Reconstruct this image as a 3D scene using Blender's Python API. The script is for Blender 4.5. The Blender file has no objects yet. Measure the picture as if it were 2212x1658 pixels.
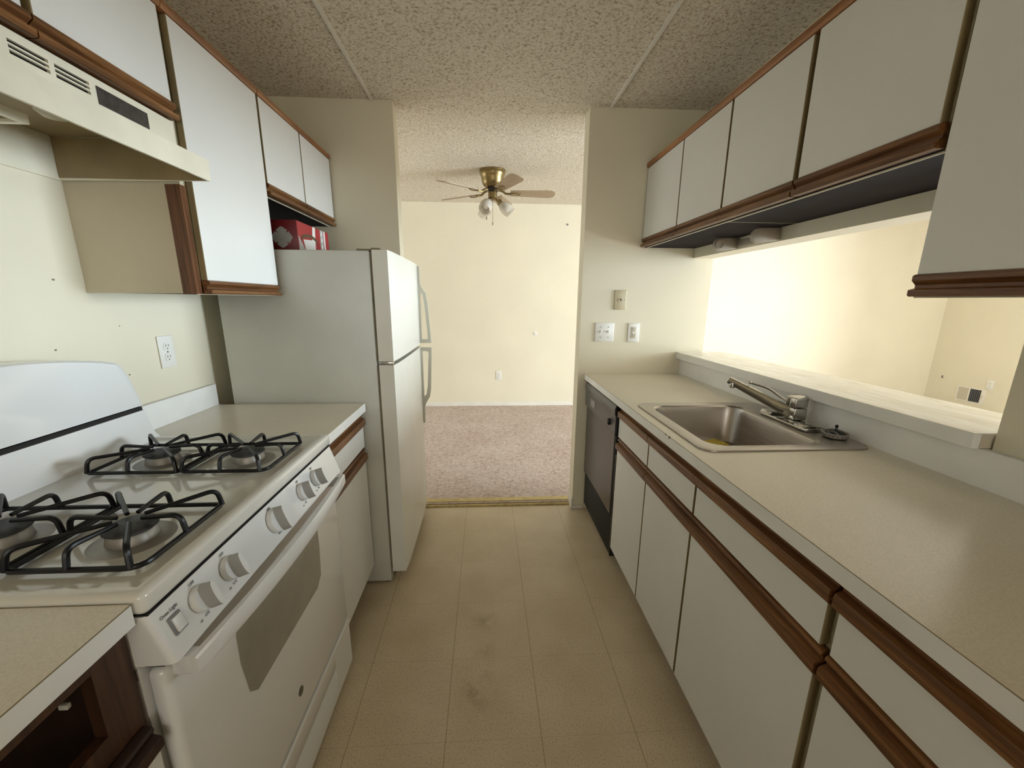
import bpy, bmesh, math, random
from mathutils import Vector, Matrix
random.seed(7)
C = bpy.context.scene.collection
SC = bpy.context.scene
PI = math.pi

# ------------------------------------------------------------------ camera
F_PX, PITCH, YAW, ROLL, EYE = 882.49, 0.2351, 0.0570, 0.0064, 1.355
cam_data = bpy.data.cameras.new('camera')
cam = bpy.data.objects.new('camera', cam_data)
C.objects.link(cam)
cam_data.sensor_fit = 'HORIZONTAL'
cam_data.sensor_width = 36.0
cam_data.lens = F_PX / 2212.0 * 36.0
cam_data.shift_x = (1106 - 1099.235) / 2212.0
cam_data.shift_y = (858.68 - 829) / 2212.0
cam_data.clip_start = 0.02
fw = Vector((math.sin(YAW) * math.cos(PITCH), math.cos(YAW) * math.cos(PITCH), -math.sin(PITCH)))
rt = Vector((math.cos(YAW), -math.sin(YAW), 0))
up = rt.cross(fw)
r2 = rt * math.cos(ROLL) + up * math.sin(ROLL)
u2 = -rt * math.sin(ROLL) + up * math.cos(ROLL)
M = Matrix((r2, u2, -fw)).transposed().to_4x4()
M.translation = Vector((0, 0, EYE))
cam.matrix_world = M
SC.camera = cam

# ------------------------------------------------------------------ light and exposure
SC.view_settings.view_transform = 'Standard'
SC.view_settings.look = 'None'
SC.view_settings.gamma = 1.0
SC.view_settings.use_curve_mapping = False
SC.view_settings.exposure = 0.0
world = bpy.data.worlds.new('world')
SC.world = world
world.use_nodes = True
wn = world.node_tree.nodes['Background']
wn.inputs[0].default_value = (0.75, 0.87, 1.0, 1)
wn.inputs[1].default_value = 1.0

def area(name, loc, rot, sx, sy, power, col):
    d = bpy.data.lights.new(name, 'AREA')
    d.shape = 'RECTANGLE'; d.size = sx; d.size_y = sy; d.energy = power; d.color = col
    o = bpy.data.objects.new(name, d); C.objects.link(o)
    o.location = loc; o.rotation_euler = rot
    return o

# daylight through the living-room patio door (right-hand wall, X = 6)
wl_ = area('window_daylight', (6.16, 1.60, 1.17), (0, math.radians(90), 0), 2.20, 2.5, 352, (0.79, 0.915, 1.0))
wl_.data.spread = math.radians(135)      # beam narrowed to keep grazing light off the far living-room wall
# low sun through the same window, landing on the living-room carpet out of view
sd = bpy.data.lights.new('sun', 'SUN'); sd.energy = 2.5; sd.angle = math.radians(2.0); sd.color = (1.0, 0.93, 0.80)
sun = bpy.data.objects.new('sun', sd); C.objects.link(sun)
sun.rotation_euler = Vector((-0.74, -0.05, -0.67)).to_track_quat('-Z', 'Y').to_euler()
# daylight through the dining window on the left wall
area('dining_daylight', (-2.66, 3.9, 1.45), (0, math.radians(-90), 0), 1.2, 1.4, 16, (1.0, 0.95, 0.87))
# added fill to light the far living-room wall evenly, through an added window
area('living_fill', (3.9, -2.96, 1.4), (math.radians(90), 0, 0), 2.6, 1.5, 90, (0.86, 0.95, 1.0))
# added soft fill from behind the camera, through an added window
area('hall_fill', (0.1, -2.96, 1.5), (math.radians(90), 0, 0), 1.8, 1.3, 25, (1.0, 0.92, 0.77))

# ------------------------------------------------------------------ materials
def new_mat(name):
    m = bpy.data.materials.new(name); m.use_nodes = True
    nt = m.node_tree
    return m, nt, nt.nodes['Principled BSDF']

def N(nt, t, **k):
    n = nt.nodes.new(t)
    for a, v in k.items():
        setattr(n, a, v)
    return n

def noise(nt, scale, detail=3, vec=None, rough=0.5):
    n = N(nt, 'ShaderNodeTexNoise'); n.inputs['Scale'].default_value = scale
    n.inputs['Detail'].default_value = detail; n.inputs['Roughness'].default_value = rough
    if vec: nt.links.new(vec, n.inputs['Vector'])
    return n

def world_pos(nt):
    return N(nt, 'ShaderNodeNewGeometry').outputs['Position']

def ramp(nt, fac, stops):
    r = N(nt, 'ShaderNodeValToRGB')
    el = r.color_ramp.elements
    while len(el) < len(stops): el.new(0.5)
    for e, (p, c) in zip(el, stops):
        e.position = p; e.color = (*c, 1) if len(c) == 3 else c
    nt.links.new(fac, r.inputs['Fac'])
    return r.outputs['Color']

def bump(nt, bsdf, h, strength, dist):
    b = N(nt, 'ShaderNodeBump'); b.inputs['Strength'].default_value = strength
    b.inputs['Distance'].default_value = dist
    nt.links.new(h, b.inputs['Height']); nt.links.new(b.outputs['Normal'], bsdf.inputs['Normal'])

def simple(name, col, rough=0.5, metal=0.0, var=0.04, scale=6.0, bs=0.0, bscale=200, spec=0.5, coat=0.0):
    m, nt, b = new_mat(name)
    v = world_pos(nt)
    n = noise(nt, scale, 4, v)
    lo = tuple(max(0, c * (1 - var)) for c in col); hi = tuple(min(1, c * (1 + var)) for c in col)
    nt.links.new(ramp(nt, n.outputs['Fac'], [(0.35, lo), (0.65, hi)]), b.inputs['Base Color'])
    b.inputs['Roughness'].default_value = rough
    b.inputs['Metallic'].default_value = metal
    b.inputs['Specular IOR Level'].default_value = spec
    b.inputs['Coat Weight'].default_value = coat
    if bs:
        n2 = noise(nt, bscale, 2, v)
        bump(nt, b, n2.outputs['Fac'], bs, 0.002)
    return m

def wood_mat(name, dark, mid, light, axis='Y', rough=0.42, scale=1.0):
    m, nt, b = new_mat(name)
    tc = world_pos(nt)
    mp = N(nt, 'ShaderNodeMapping')
    s = {'Y': (60, 2.2, 60), 'Z': (60, 60, 2.2), 'X': (2.2, 60, 60)}[axis]
    mp.inputs['Scale'].default_value = tuple(q * scale for q in s)
    nt.links.new(tc, mp.inputs['Vector'])
    n = noise(nt, 1.4, 6, mp.outputs['Vector'], 0.65)
    n.inputs['Distortion'].default_value = 0.6
    nt.links.new(ramp(nt, n.outputs['Fac'], [(0.32, dark), (0.5, mid), (0.68, light)]), b.inputs['Base Color'])
    b.inputs['Roughness'].default_value = rough
    bump(nt, b, n.outputs['Fac'], 0.25, 0.0008)
    return m

M_WALL = simple('wall_paint', (0.785, 0.725, 0.565), 0.6, var=0.025, scale=2.0, bs=0.12, bscale=350)
M_TRIM = simple('trim_paint', (0.80, 0.76, 0.68), 0.45)
M_LAM = simple('white_laminate', (0.79, 0.78, 0.745), 0.38, var=0.02, scale=3)
M_BODY = simple('cabinet_body', (0.60, 0.535, 0.40), 0.5, var=0.04)
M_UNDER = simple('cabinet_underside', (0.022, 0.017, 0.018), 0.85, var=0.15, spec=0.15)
M_EDGE = simple('door_edge_band', (0.27, 0.21, 0.11), 0.6, var=0.15)
M_ALM = simple('almond_laminate_edge', (0.86, 0.85, 0.815), 0.35)
M_WOOD = wood_mat('oak_rail', (0.055, 0.020, 0.006), (0.148, 0.057, 0.015), (0.28, 0.128, 0.042), 'Y')
M_WOODV = wood_mat('oak_stile', (0.06, 0.022, 0.008), (0.13, 0.05, 0.018), (0.2, 0.08, 0.03), 'Z')
M_WOODD = simple('dark_wood', (0.03, 0.010, 0.005), 0.5, var=0.3, scale=20)
M_WOODT = wood_mat('oak_top_moulding', (0.16, 0.06, 0.02), (0.31, 0.13, 0.045), (0.42, 0.2, 0.08), 'Y')
M_ENAMEL = simple('white_enamel', (0.80, 0.80, 0.79), 0.16, var=0.01, coat=0.4)
M_ENAMEL2 = simple('cooktop_enamel', (0.74, 0.72, 0.66), 0.14, var=0.03, scale=8, coat=0.5)
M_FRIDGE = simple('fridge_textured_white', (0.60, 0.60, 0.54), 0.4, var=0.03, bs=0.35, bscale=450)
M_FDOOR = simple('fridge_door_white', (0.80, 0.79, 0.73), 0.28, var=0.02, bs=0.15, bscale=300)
M_FHAND = simple('fridge_handle_almond', (0.58, 0.56, 0.47), 0.35)
M_GASKET = simple('gasket', (0.22, 0.19, 0.13), 0.7, var=0.2)
M_HOOD = simple('hood_enamel_yellowed', (0.82, 0.77, 0.62), 0.3, var=0.04, scale=12)
M_HOODIN = simple('hood_inside', (0.30, 0.225, 0.115), 0.45, var=0.12, scale=9)
M_BLACK = simple('black_enamel', (0.012, 0.012, 0.013), 0.22, var=0.2)
M_VOID = simple('dark_void', (0.012, 0.010, 0.009), 0.8)
M_IRON = simple('grate_iron', (0.007, 0.007, 0.008), 0.3, var=0.2, spec=0.3)
M_CAP = simple('burner_cap', (0.035, 0.035, 0.034), 0.5, var=0.2)
M_ALU = simple('burner_aluminium', (0.36, 0.34, 0.31), 0.45, metal=0.6, var=0.1)
M_CHROME = simple('chrome', (0.50, 0.485, 0.45), 0.12, metal=1.0, var=0.02)
M_GREYP = simple('grey_print', (0.20, 0.20, 0.21), 0.5)
M_WINOV = simple('oven_glass_white', (0.28, 0.26, 0.22), 0.12, var=0.04, scale=14, coat=0.5)
M_KNOB = simple('knob_white', (0.78, 0.78, 0.77), 0.25)
M_KNOBG = simple('knob_grey_side', (0.36, 0.355, 0.34), 0.4)
M_PLATE = simple('white_plate', (0.82, 0.80, 0.74), 0.3)
M_PLATEB = simple('beige_plate', (0.52, 0.45, 0.29), 0.35)
M_IVORY = simple('ivory_plastic', (0.58, 0.53, 0.42), 0.35)
M_TAN = simple('tan_plastic', (0.37, 0.32, 0.25), 0.35)
M_DWG = simple('dishwasher_grey', (0.105, 0.10, 0.098), 0.36, var=0.05)
M_DWD = simple('dishwasher_panel', (0.085, 0.070, 0.067), 0.28, var=0.05, spec=0.4)
M_DWK = simple('dishwasher_kick', (0.012, 0.014, 0.013), 0.6, spec=0.25)
M_BRASS = simple('antique_brass', (0.27, 0.20, 0.09), 0.33, metal=0.9, var=0.12, scale=14)
M_BLADE = wood_mat('fan_blade_wood', (0.30, 0.21, 0.12), (0.37, 0.27, 0.17), (0.42, 0.31, 0.2), 'X')
M_SPONGE = simple('yellow_sponge', (0.72, 0.55, 0.10), 0.9, var=0.12, scale=120, bs=0.6, bscale=300)
M_RED = simple('carton_red', (0.36, 0.012, 0.022), 0.35, var=0.05)
M_REDD = simple('carton_dark_red', (0.14, 0.003, 0.006), 0.4, var=0.05)
M_WHITEP = simple('carton_white', (0.80, 0.78, 0.76), 0.4)
M_SILVER = simple('carton_silver', (0.42, 0.42, 0.41), 0.4, var=0.1, scale=40)
M_BROWNP = simple('carton_brown', (0.10, 0.05, 0.02), 0.5)
M_TOE = simple('toe_kick', (0.10, 0.08, 0.06), 0.7)
M_BRASSTRIM = simple('threshold_brass', (0.46, 0.36, 0.17), 0.35, metal=0.55, var=0.15, scale=30)
M_PAPER = simple('off_white_paper', (0.8, 0.78, 0.7), 0.8)
M_BULB = simple('bulb_white', (0.85, 0.82, 0.76), 0.4)

def counter_mat():
    m, nt, b = new_mat('almond_laminate_top')
    v = world_pos(nt)
    n = noise(nt, 260, 3, v); n2 = noise(nt, 3, 4, v)
    c1 = ramp(nt, n.outputs['Fac'], [(0.38, (0.77, 0.70, 0.555)), (0.6, (0.835, 0.765, 0.62))])
    c2 = ramp(nt, n2.outputs['Fac'], [(0.3, (0.93, 0.93, 0.93)), (0.7, (1, 1, 1))])
    mx = N(nt, 'ShaderNodeMix', data_type='RGBA', blend_type='MULTIPLY'); mx.inputs[0].default_value = 1
    nt.links.new(c1, mx.inputs[6]); nt.links.new(c2, mx.inputs[7])
    nt.links.new(mx.outputs[2], b.inputs['Base Color'])
    b.inputs['Roughness'].default_value = 0.26
    bump(nt, b, n.outputs['Fac'], 0.03, 0.0003)
    return m
M_TOP = counter_mat()

def ledge_mat():
    m, nt, b = new_mat('marbled_ledge_top')
    v = world_pos(nt)
    mp = N(nt, 'ShaderNodeMapping'); mp.inputs['Scale'].default_value = (12, 2.5, 12)
    nt.links.new(v, mp.inputs['Vector'])
    n = noise(nt, 1.6, 6, mp.outputs['Vector'], 0.6); n.inputs['Distortion'].default_value = 1.2
    nt.links.new(ramp(nt, n.outputs['Fac'], [(0.35, (0.66, 0.60, 0.50)), (0.6, (0.80, 0.77, 0.70))]), b.inputs['Base Color'])
    b.inputs['Roughness'].default_value = 0.22
    return m
M_LEDGE = ledge_mat()

def popcorn_mat():
    m, nt, b = new_mat('popcorn_ceiling')
    v = world_pos(nt)
    n = noise(nt, 84, 3, v, 0.6); n2 = noise(nt, 220, 2, v)
    c = ramp(nt, n.outputs['Fac'], [(0.33, (0.46, 0.36, 0.25)), (0.44, (0.78, 0.69, 0.55)), (0.60, (0.90, 0.83, 0.70))])
    nt.links.new(c, b.inputs['Base Color'])
    b.inputs['Roughness'].default_value = 0.9
    ad = N(nt, 'ShaderNodeMath', operation='ADD')
    nt.links.new(n.outputs['Fac'], ad.inputs[0])
    mu = N(nt, 'ShaderNodeMath', operation='MULTIPLY'); mu.inputs[1].default_value = 0.35
    nt.links.new(n2.outputs['Fac'], mu.inputs[0]); nt.links.new(mu.outputs[0], ad.inputs[1])
    bump(nt, b, ad.outputs[0], 1.0, 0.012)
    return m
M_POP = popcorn_mat()

def carpet_mat():
    m, nt, b = new_mat('pinkish_carpet')
    v = world_pos(nt)
    n = noise(nt, 38, 4, v, 0.65); n2 = noise(nt, 300, 2, v); n3 = noise(nt, 2.2, 3, v)
    n.inputs['Distortion'].default_value = 0.8
    c = ramp(nt, n.outputs['Fac'], [(0.33, (0.55, 0.42, 0.36)), (0.5, (0.78, 0.65, 0.58)), (0.66, (0.88, 0.77, 0.70))])
    c3 = ramp(nt, n3.outputs['Fac'], [(0.35, (0.92, 0.88, 0.86)), (0.65, (1, 1, 1))])
    mx = N(nt, 'ShaderNodeMix', data_type='RGBA', blend_type='MULTIPLY'); mx.inputs[0].default_value = 1
    nt.links.new(c, mx.inputs[6]); nt.links.new(c3, mx.inputs[7])
    nt.links.new(mx.outputs[2], b.inputs['Base Color'])
    b.inputs['Roughness'].default_value = 1.0
    b.inputs['Specular IOR Level'].default_value = 0.1
    ad = N(nt, 'ShaderNodeMath', operation='MULTIPLY_ADD'); ad.inputs[1].default_value = 0.4
    nt.links.new(n2.outputs['Fac'], ad.inputs[0]); nt.links.new(n.outputs['Fac'], ad.inputs[2])
    bump(nt, b, ad.outputs[0], 1.0, 0.02)
    return m
M_CARPET = carpet_mat()

def vinyl_mat():
    m, nt, b = new_mat('vinyl_tile_floor')
    v = world_pos(nt)
    sp = N(nt, 'ShaderNodeSeparateXYZ'); nt.links.new(v, sp.inputs[0])
    T = 0.3048
    def line(sock, off, w):
        a = N(nt, 'ShaderNodeMath', operation='SUBTRACT'); a.inputs[1].default_value = off - T / 2
        nt.links.new(sock, a.inputs[0])
        md = N(nt, 'ShaderNodeMath', operation='FLOORED_MODULO'); md.inputs[1].default_value = T
        nt.links.new(a.outputs[0], md.inputs[0])
        s = N(nt, 'ShaderNodeMath', operation='SUBTRACT'); s.inputs[1].default_value = T / 2
        nt.links.new(md.outputs[0], s.inputs[0])
        ab = N(nt, 'ShaderNodeMath', operation='ABSOLUTE'); nt.links.new(s.outputs[0], ab.inputs[0])
        lt = N(nt, 'ShaderNodeMath', operation='LESS_THAN'); lt.inputs[1].default_value = w
        nt.links.new(ab.outputs[0], lt.inputs[0])
        return lt.outputs[0]
    lx = line(sp.outputs[0], -0.1354, 0.0010); ly = line(sp.outputs[1], 1.0071, 0.0007)
    ly2 = N(nt, 'ShaderNodeMath', operation='MULTIPLY'); ly2.inputs[1].default_value = 0.45; nt.links.new(ly, ly2.inputs[0])
    mxl = N(nt, 'ShaderNodeMath', operation='MAXIMUM'); nt.links.new(lx, mxl.inputs[0]); nt.links.new(ly2.outputs[0], mxl.inputs[1])
    n = noise(nt, 170, 3, v, 0.6); n2 = noise(nt, 5, 4, v); n4 = noise(nt, 420, 1, v)
    base = ramp(nt, n.outputs['Fac'], [(0.33, (0.47, 0.37, 0.225)), (0.44, (0.64, 0.525, 0.355)), (0.64, (0.68, 0.575, 0.41))])
    c2 = ramp(nt, n2.outputs['Fac'], [(0.3, (0.88, 0.86, 0.82)), (0.65, (1, 1, 1))])
    mx = N(nt, 'ShaderNodeMix', data_type='RGBA', blend_type='MULTIPLY'); mx.inputs[0].default_value = 1
    nt.links.new(base, mx.inputs[6]); nt.links.new(c2, mx.inputs[7])
    col = mx.outputs[2]
    # ground-in dirt stains in front of the stove
    st = None
    nd = noise(nt, 14, 4, v, 0.6)
    for (x, y, rx, ry, k) in [(-0.017, 1.50, 0.09, 0.07, 0.55), (-0.01, 1.36, 0.06, 0.10, 0.45), (-0.045, 1.19, 0.085, 0.12, 0.65)]:
        mp = N(nt, 'ShaderNodeMapping'); mp.vector_type = 'POINT'
        mp.inputs['Location'].default_value = (-x / rx, -y / ry, 0); mp.inputs['Scale'].default_value = (1 / rx, 1 / ry, 0)
        nt.links.new(v, mp.inputs['Vector'])
        g = N(nt, 'ShaderNodeTexGradient', gradient_type='SPHERICAL'); nt.links.new(mp.outputs[0], g.inputs[0])
        k2 = N(nt, 'ShaderNodeMath', operation='MULTIPLY'); k2.inputs[1].default_value = k
        nt.links.new(g.outputs['Fac'], k2.inputs[0])
        if st is None: st = k2.outputs[0]
        else:
            a = N(nt, 'ShaderNodeMath', operation='MAXIMUM'); nt.links.new(st, a.inputs[0]); nt.links.new(k2.outputs[0], a.inputs[1]); st = a.outputs[0]
    sm = N(nt, 'ShaderNodeMath', operation='MULTIPLY'); nt.links.new(st, sm.inputs[0])
    rr = N(nt, 'ShaderNodeMapRange'); rr.inputs[1].default_value = 0.42; rr.inputs[2].default_value = 0.62
    nt.links.new(nd.outputs['Fac'], rr.inputs[0]); nt.links.new(rr.outputs[0], sm.inputs[1])
    ms = N(nt, 'ShaderNodeMix', data_type='RGBA'); nt.links.new(sm.outputs[0], ms.inputs[0])
    nt.links.new(col, ms.inputs[6]); ms.inputs[7].default_value = (0.27, 0.19, 0.09, 1)
    ml = N(nt, 'ShaderNodeMix', data_type='RGBA'); nt.links.new(mxl.outputs[0], ml.inputs[0])
    nt.links.new(ms.outputs[2], ml.inputs[6]); ml.inputs[7].default_value = (0.30, 0.22, 0.12, 1)
    nt.links.new(ml.outputs[2], b.inputs['Base Color'])
    b.inputs['Roughness'].default_value = 0.30
    bump(nt, b, n.outputs['Fac'], 0.06, 0.0006)
    return m
M_VINYL = vinyl_mat()

def steel_mat():
    m, nt, b = new_mat('brushed_steel')
    v = world_pos(nt)
    mp = N(nt, 'ShaderNodeMapping'); mp.inputs['Scale'].default_value = (900, 8, 300)
    nt.links.new(v, mp.inputs['Vector'])
    n = noise(nt, 1, 3, mp.outputs[0])
    nt.links.new(ramp(nt, n.outputs['Fac'], [(0.3, (0.36, 0.33, 0.30)), (0.7, (0.50, 0.46, 0.42))]), b.inputs['Base Color'])
    b.inputs['Metallic'].default_value = 1.0; b.inputs['Roughness'].default_value = 0.34
    return m
M_STEEL = steel_mat()

def glass_shade_mat():
    m, nt, b = new_mat('frosted_shade')
    v = world_pos(nt); n = noise(nt, 20, 2, v)
    nt.links.new(ramp(nt, n.outputs['Fac'], [(0.3, (0.86, 0.80, 0.70)), (0.7, (0.95, 0.91, 0.84))]), b.inputs['Base Color'])
    b.inputs['Roughness'].default_value = 0.15
    b.inputs['Transmission Weight'].default_value = 0.55
    b.inputs['IOR'].default_value = 1.3
    return m
M_GLASS = glass_shade_mat()

def filter_mat():
    m, nt, b = new_mat('grease_filter_mesh')
    v = world_pos(nt)
    w = N(nt, 'ShaderNodeTexWave'); w.inputs['Scale'].default_value = 70; w.inputs['Distortion'].default_value = 3
    nt.links.new(v, w.inputs['Vector'])
    nt.links.new(ramp(nt, w.outputs['Fac'], [(0.2, (0.12, 0.10, 0.06)), (0.8, (0.42, 0.37, 0.26))]), b.inputs['Base Color'])
    b.inputs['Metallic'].default_value = 0.5; b.inputs['Roughness'].default_value = 0.5
    bump(nt, b, w.outputs['Fac'], 0.8, 0.003)
    return m
M_FILTER = filter_mat()

# ------------------------------------------------------------------ geometry helpers
class G:
    """collects world-space shapes into one bmesh"""
    def __init__(s): s.bm = bmesh.new()
    def _add(s, vs, fs, bev=0, seg=2, edges=None):
        bv = [s.bm.verts.new(v) for v in vs]
        nf = []
        for f in fs:
            try: nf.append(s.bm.faces.new([bv[i] for i in f]))
            except ValueError: pass
        bmesh.ops.recalc_face_normals(s.bm, faces=nf)
        if bev:
            es = set()
            for f in nf: es.update(f.edges)
            if edges: es = {e for e in es if edges(e)}
            bmesh.ops.bevel(s.bm, geom=list(es), offset=bev, segments=seg, affect='EDGES', profile=0.5, clamp_overlap=True)
        return s
    def box(s, x0, x1, y0, y1, z0, z1, bev=0, seg=2, edges=None):
        vs = [Vector((x, y, z)) for x in (x0, x1) for y in (y0, y1) for z in (z0, z1)]
        fs = [(0, 1, 3, 2), (4, 6, 7, 5), (0, 4, 5, 1), (2, 3, 7, 6), (0, 2, 6, 4), (1, 5, 7, 3)]
        return s._add(vs, fs, bev, seg, edges)
    def prism(s, prof, axis, a0, a1, bev=0, seg=2, edges=None):
        """prof: list of 2D points; axis Y -> (x,z), X -> (y,z), Z -> (x,y)"""
        def p(q, a):
            return Vector({'Y': (q[0], a, q[1]), 'X': (a, q[0], q[1]), 'Z': (q[0], q[1], a)}[axis])
        n = len(prof)
        vs = [p(q, a0) for q in prof] + [p(q, a1) for q in prof]
        fs = [tuple(range(n)), tuple(range(2 * n - 1, n - 1, -1))] + [(i, (i + 1) % n, n + (i + 1) % n, n + i) for i in range(n)]
        return s._add(vs, fs, bev, seg, edges)
    def tube(s, pts, r, n=10, cap=True, closed=False, up=None):
        pts = [Vector(p) for p in pts]
        rs = r if isinstance(r, (list, tuple)) else [r] * len(pts)
        rings = []
        prev = None
        for i, p in enumerate(pts):
            if closed: t = (pts[(i + 1) % len(pts)] - pts[i - 1]).normalized()
            else: t = (pts[min(i + 1, len(pts) - 1)] - pts[max(i - 1, 0)]).normalized()
            if prev is None:
                a = Vector((0, 0, 1)) if abs(t.z) < 0.9 else Vector((1, 0, 0))
                prev = (a - t * a.dot(t)).normalized()
            else:
                prev = (prev - t * prev.dot(t)).normalized()
            q = t.cross(prev)
            rings.append([s.bm.verts.new(p + (prev * math.cos(2 * PI * k / n) + q * math.sin(2 * PI * k / n)) * rs[i]) for k in range(n)])
        m = len(rings)
        fs = []
        for i in range(m if closed else m - 1):
            a, b = rings[i], rings[(i + 1) % m]
            for k in range(n):
                fs.append(s.bm.faces.new((a[k], a[(k + 1) % n], b[(k + 1) % n], b[k])))
        if cap and not closed:
            fs.append(s.bm.faces.new(rings[0][::-1])); fs.append(s.bm.faces.new(rings[-1]))
        bmesh.ops.recalc_face_normals(s.bm, faces=fs)
        return s
    def lathe(s, prof, origin, axis=(0, 0, 1), n=32, a0=0, a1=2 * PI):
        """prof: (radius, height) along axis"""
        ax = Vector(axis).normalized(); o = Vector(origin)
        t = Vector((1, 0, 0)) if abs(ax.x) < 0.9 else Vector((0, 1, 0))
        u = (t - ax * t.dot(ax)).normalized(); v = ax.cross(u)
        rings = []
        for r, h in prof:
            if r < 1e-6: rings.append([s.bm.verts.new(o + ax * h)])
            else: rings.append([s.bm.verts.new(o + ax * h + (u * math.cos(2 * PI * k / n) + v * math.sin(2 * PI * k / n)) * r) for k in range(n)])
        fs = []
        for a, b in zip(rings, rings[1:]):
            for k in range(n):
                k2 = (k + 1) % n
                if len(a) == 1 and len(b) == 1: continue
                if len(a) == 1: fs.append(s.bm.faces.new((a[0], b[k2], b[k])))
                elif len(b) == 1: fs.append(s.bm.faces.new((a[k], a[k2], b[0])))
                else: fs.append(s.bm.faces.new((a[k], a[k2], b[k2], b[k])))
        bmesh.ops.recalc_face_normals(s.bm, faces=fs)
        return s
    def sphere(s, c, r, seg=16, sc=(1, 1, 1)):
        res = bmesh.ops.create_uvsphere(s.bm, u_segments=seg, v_segments=max(6, seg // 2), radius=r)
        for v in res['verts']:
            v.co = Vector((v.co.x * sc[0] + c[0], v.co.y * sc[1] + c[1], v.co.z * sc[2] + c[2]))
        return s
    def xf(s, m):
        bmesh.ops.transform(s.bm, matrix=m, verts=s.bm.verts[:]); return s

LOC = {}
def finish(name, g, mat, parent=None, smooth=True, label=None):
    bm = g.bm
    xs = [v.co for v in bm.verts]
    lo = Vector([min(v[i] for v in xs) for i in range(3)]); hi = Vector([max(v[i] for v in xs) for i in range(3)])
    org = Vector(((lo.x + hi.x) / 2, (lo.y + hi.y) / 2, lo.z))
    bmesh.ops.translate(bm, vec=-org, verts=bm.verts[:])
    me = bpy.data.meshes.new(name)
    bm.to_mesh(me); bm.free()
    if smooth:
        me.shade_smooth(); me.set_sharp_from_angle(angle=math.radians(32))
    me.materials.append(mat)
    o = bpy.data.objects.new(name, me); C.objects.link(o)
    if parent:
        o.parent = parent; o.location = org - LOC[parent.name]
    else:
        o.location = org
    LOC[o.name] = org
    if label: o['label'] = label
    return o

def thing(name, label, cat, loc, group=None):
    o = bpy.data.objects.new(name, None); C.objects.link(o)
    o.location = loc; o.empty_display_size = 0.1
    LOC[o.name] = Vector(loc)
    o['label'] = label; o['category'] = cat
    if group: o['group'] = group
    return o

def tag(o, label, cat, group=None):
    o['label'] = label; o['category'] = cat
    if group: o['group'] = group
    return o

def struct(name, g, mat, parent=None, smooth=False):
    o = finish(name, g, mat, parent, smooth)
    if not parent: o['kind'] = 'structure'
    return o

def text_mesh(body, size, m4):
    cu = bpy.data.curves.new('lettering', 'FONT'); cu.body = body; cu.size = size
    cu.align_x = 'CENTER'; cu.align_y = 'CENTER'; cu.extrude = 0.0003
    to = bpy.data.objects.new('lettering', cu); C.objects.link(to)
    dg = bpy.context.evaluated_depsgraph_get()
    me = bpy.data.meshes.new_from_object(to.evaluated_get(dg))
    bpy.data.objects.remove(to); bpy.data.curves.remove(cu)
    g = G(); g.bm.from_mesh(me); bpy.data.meshes.remove(me)
    return g.xf(m4)

def basis(o, u, v, n):
    m = Matrix((Vector(u).normalized(), Vector(v).normalized(), Vector(n).normalized())).transposed().to_4x4()
    m.translation = Vector(o)
    return m

def bez(pts, n=6):
    """round the corners of a polyline: pts = [(x,y,z,radius)]"""
    out = []
    P = [Vector(p[:3]) for p in pts]; R = [p[3] if len(p) > 3 else 0 for p in pts]
    for i, p in enumerate(P):
        if R[i] == 0 or i in (0, len(P) - 1): out.append(p); continue
        a = p + (P[i - 1] - p).normalized() * R[i]; b = p + (P[i + 1] - p).normalized() * R[i]
        for k in range(n + 1):
            t = k / n
            out.append(a * (1 - t) ** 2 + p * 2 * t * (1 - t) + b * t ** 2)
    return out

# ------------------------------------------------------------------ key dimensions
XL, XR = -1.155, 1.225           # kitchen side walls
YP, YP2 = 2.467, 2.575           # partition wall with the doorway
DL, DR = -0.480, 0.569           # doorway
YF = 5.14                        # far wall
XRO = 1.345                      # outer face of the right kitchen wall
XLIV = 6.0
HK, HF = 2.365, 2.445
YB = -2.8
XD = -2.5                        # left wall of dining room

# ------------------------------------------------------------------ setting
struct('floor', G().box(XL - 0.1, XRO, YB, 2.52, -0.1, 0), M_VINYL)
struct('floor.001', G().box(XD, XLIV + 0.1, 2.532, YF + 0.1, -0.1, 0.018).box(XRO, XLIV + 0.1, YB, 2.532, -0.1, 0.018), M_CARPET)
def dining_z(y): return HK + (y - YP2) * (HF - HK) / (YF - YP2)
struct('ceiling', G().box(XL - 0.1, XRO, YB - 0.1, YP2, HK, HK + 0.12), M_POP)
g = G()
g.prism([(YP2, HK), (YF + 0.1, dining_z(YF + 0.1)), (YF + 0.1, HF + 0.2), (YP2, HF + 0.2)], 'X', XD - 0.1, XLIV + 0.1)
g.box(XRO, XLIV + 0.1, YB - 0.1, YP2, HK, HK + 0.12)
struct('ceiling.001', g, M_POP)
struct('wall_left', G().box(XL - 0.1, XL, YB, YP, 0, HK), M_WALL)
# partition, left and right of the doorway
struct('wall_partition_left', G().box(XD, DL, YP, YP2, 0, HK), M_WALL)
struct('wall_partition_right', G().box(DR, XRO, YP, YP2, 0, HK), M_WALL)
# right wall: half wall under the ledge, header above the opening, pier near the camera
g = G()
g.box(XR, XRO, 0.868, YP, 0, 1.008)
g.box(XR, XRO, 0.868, YP, 1.600, HK)
g.box(XR, XRO, YB, 0.868, 0, HK)
struct('wall_right', g, M_WALL)
struct('wall_far', G().box(XD, XLIV + 0.1, YF, YF + 0.1, 0, HF + 0.1), M_WALL)
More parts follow.
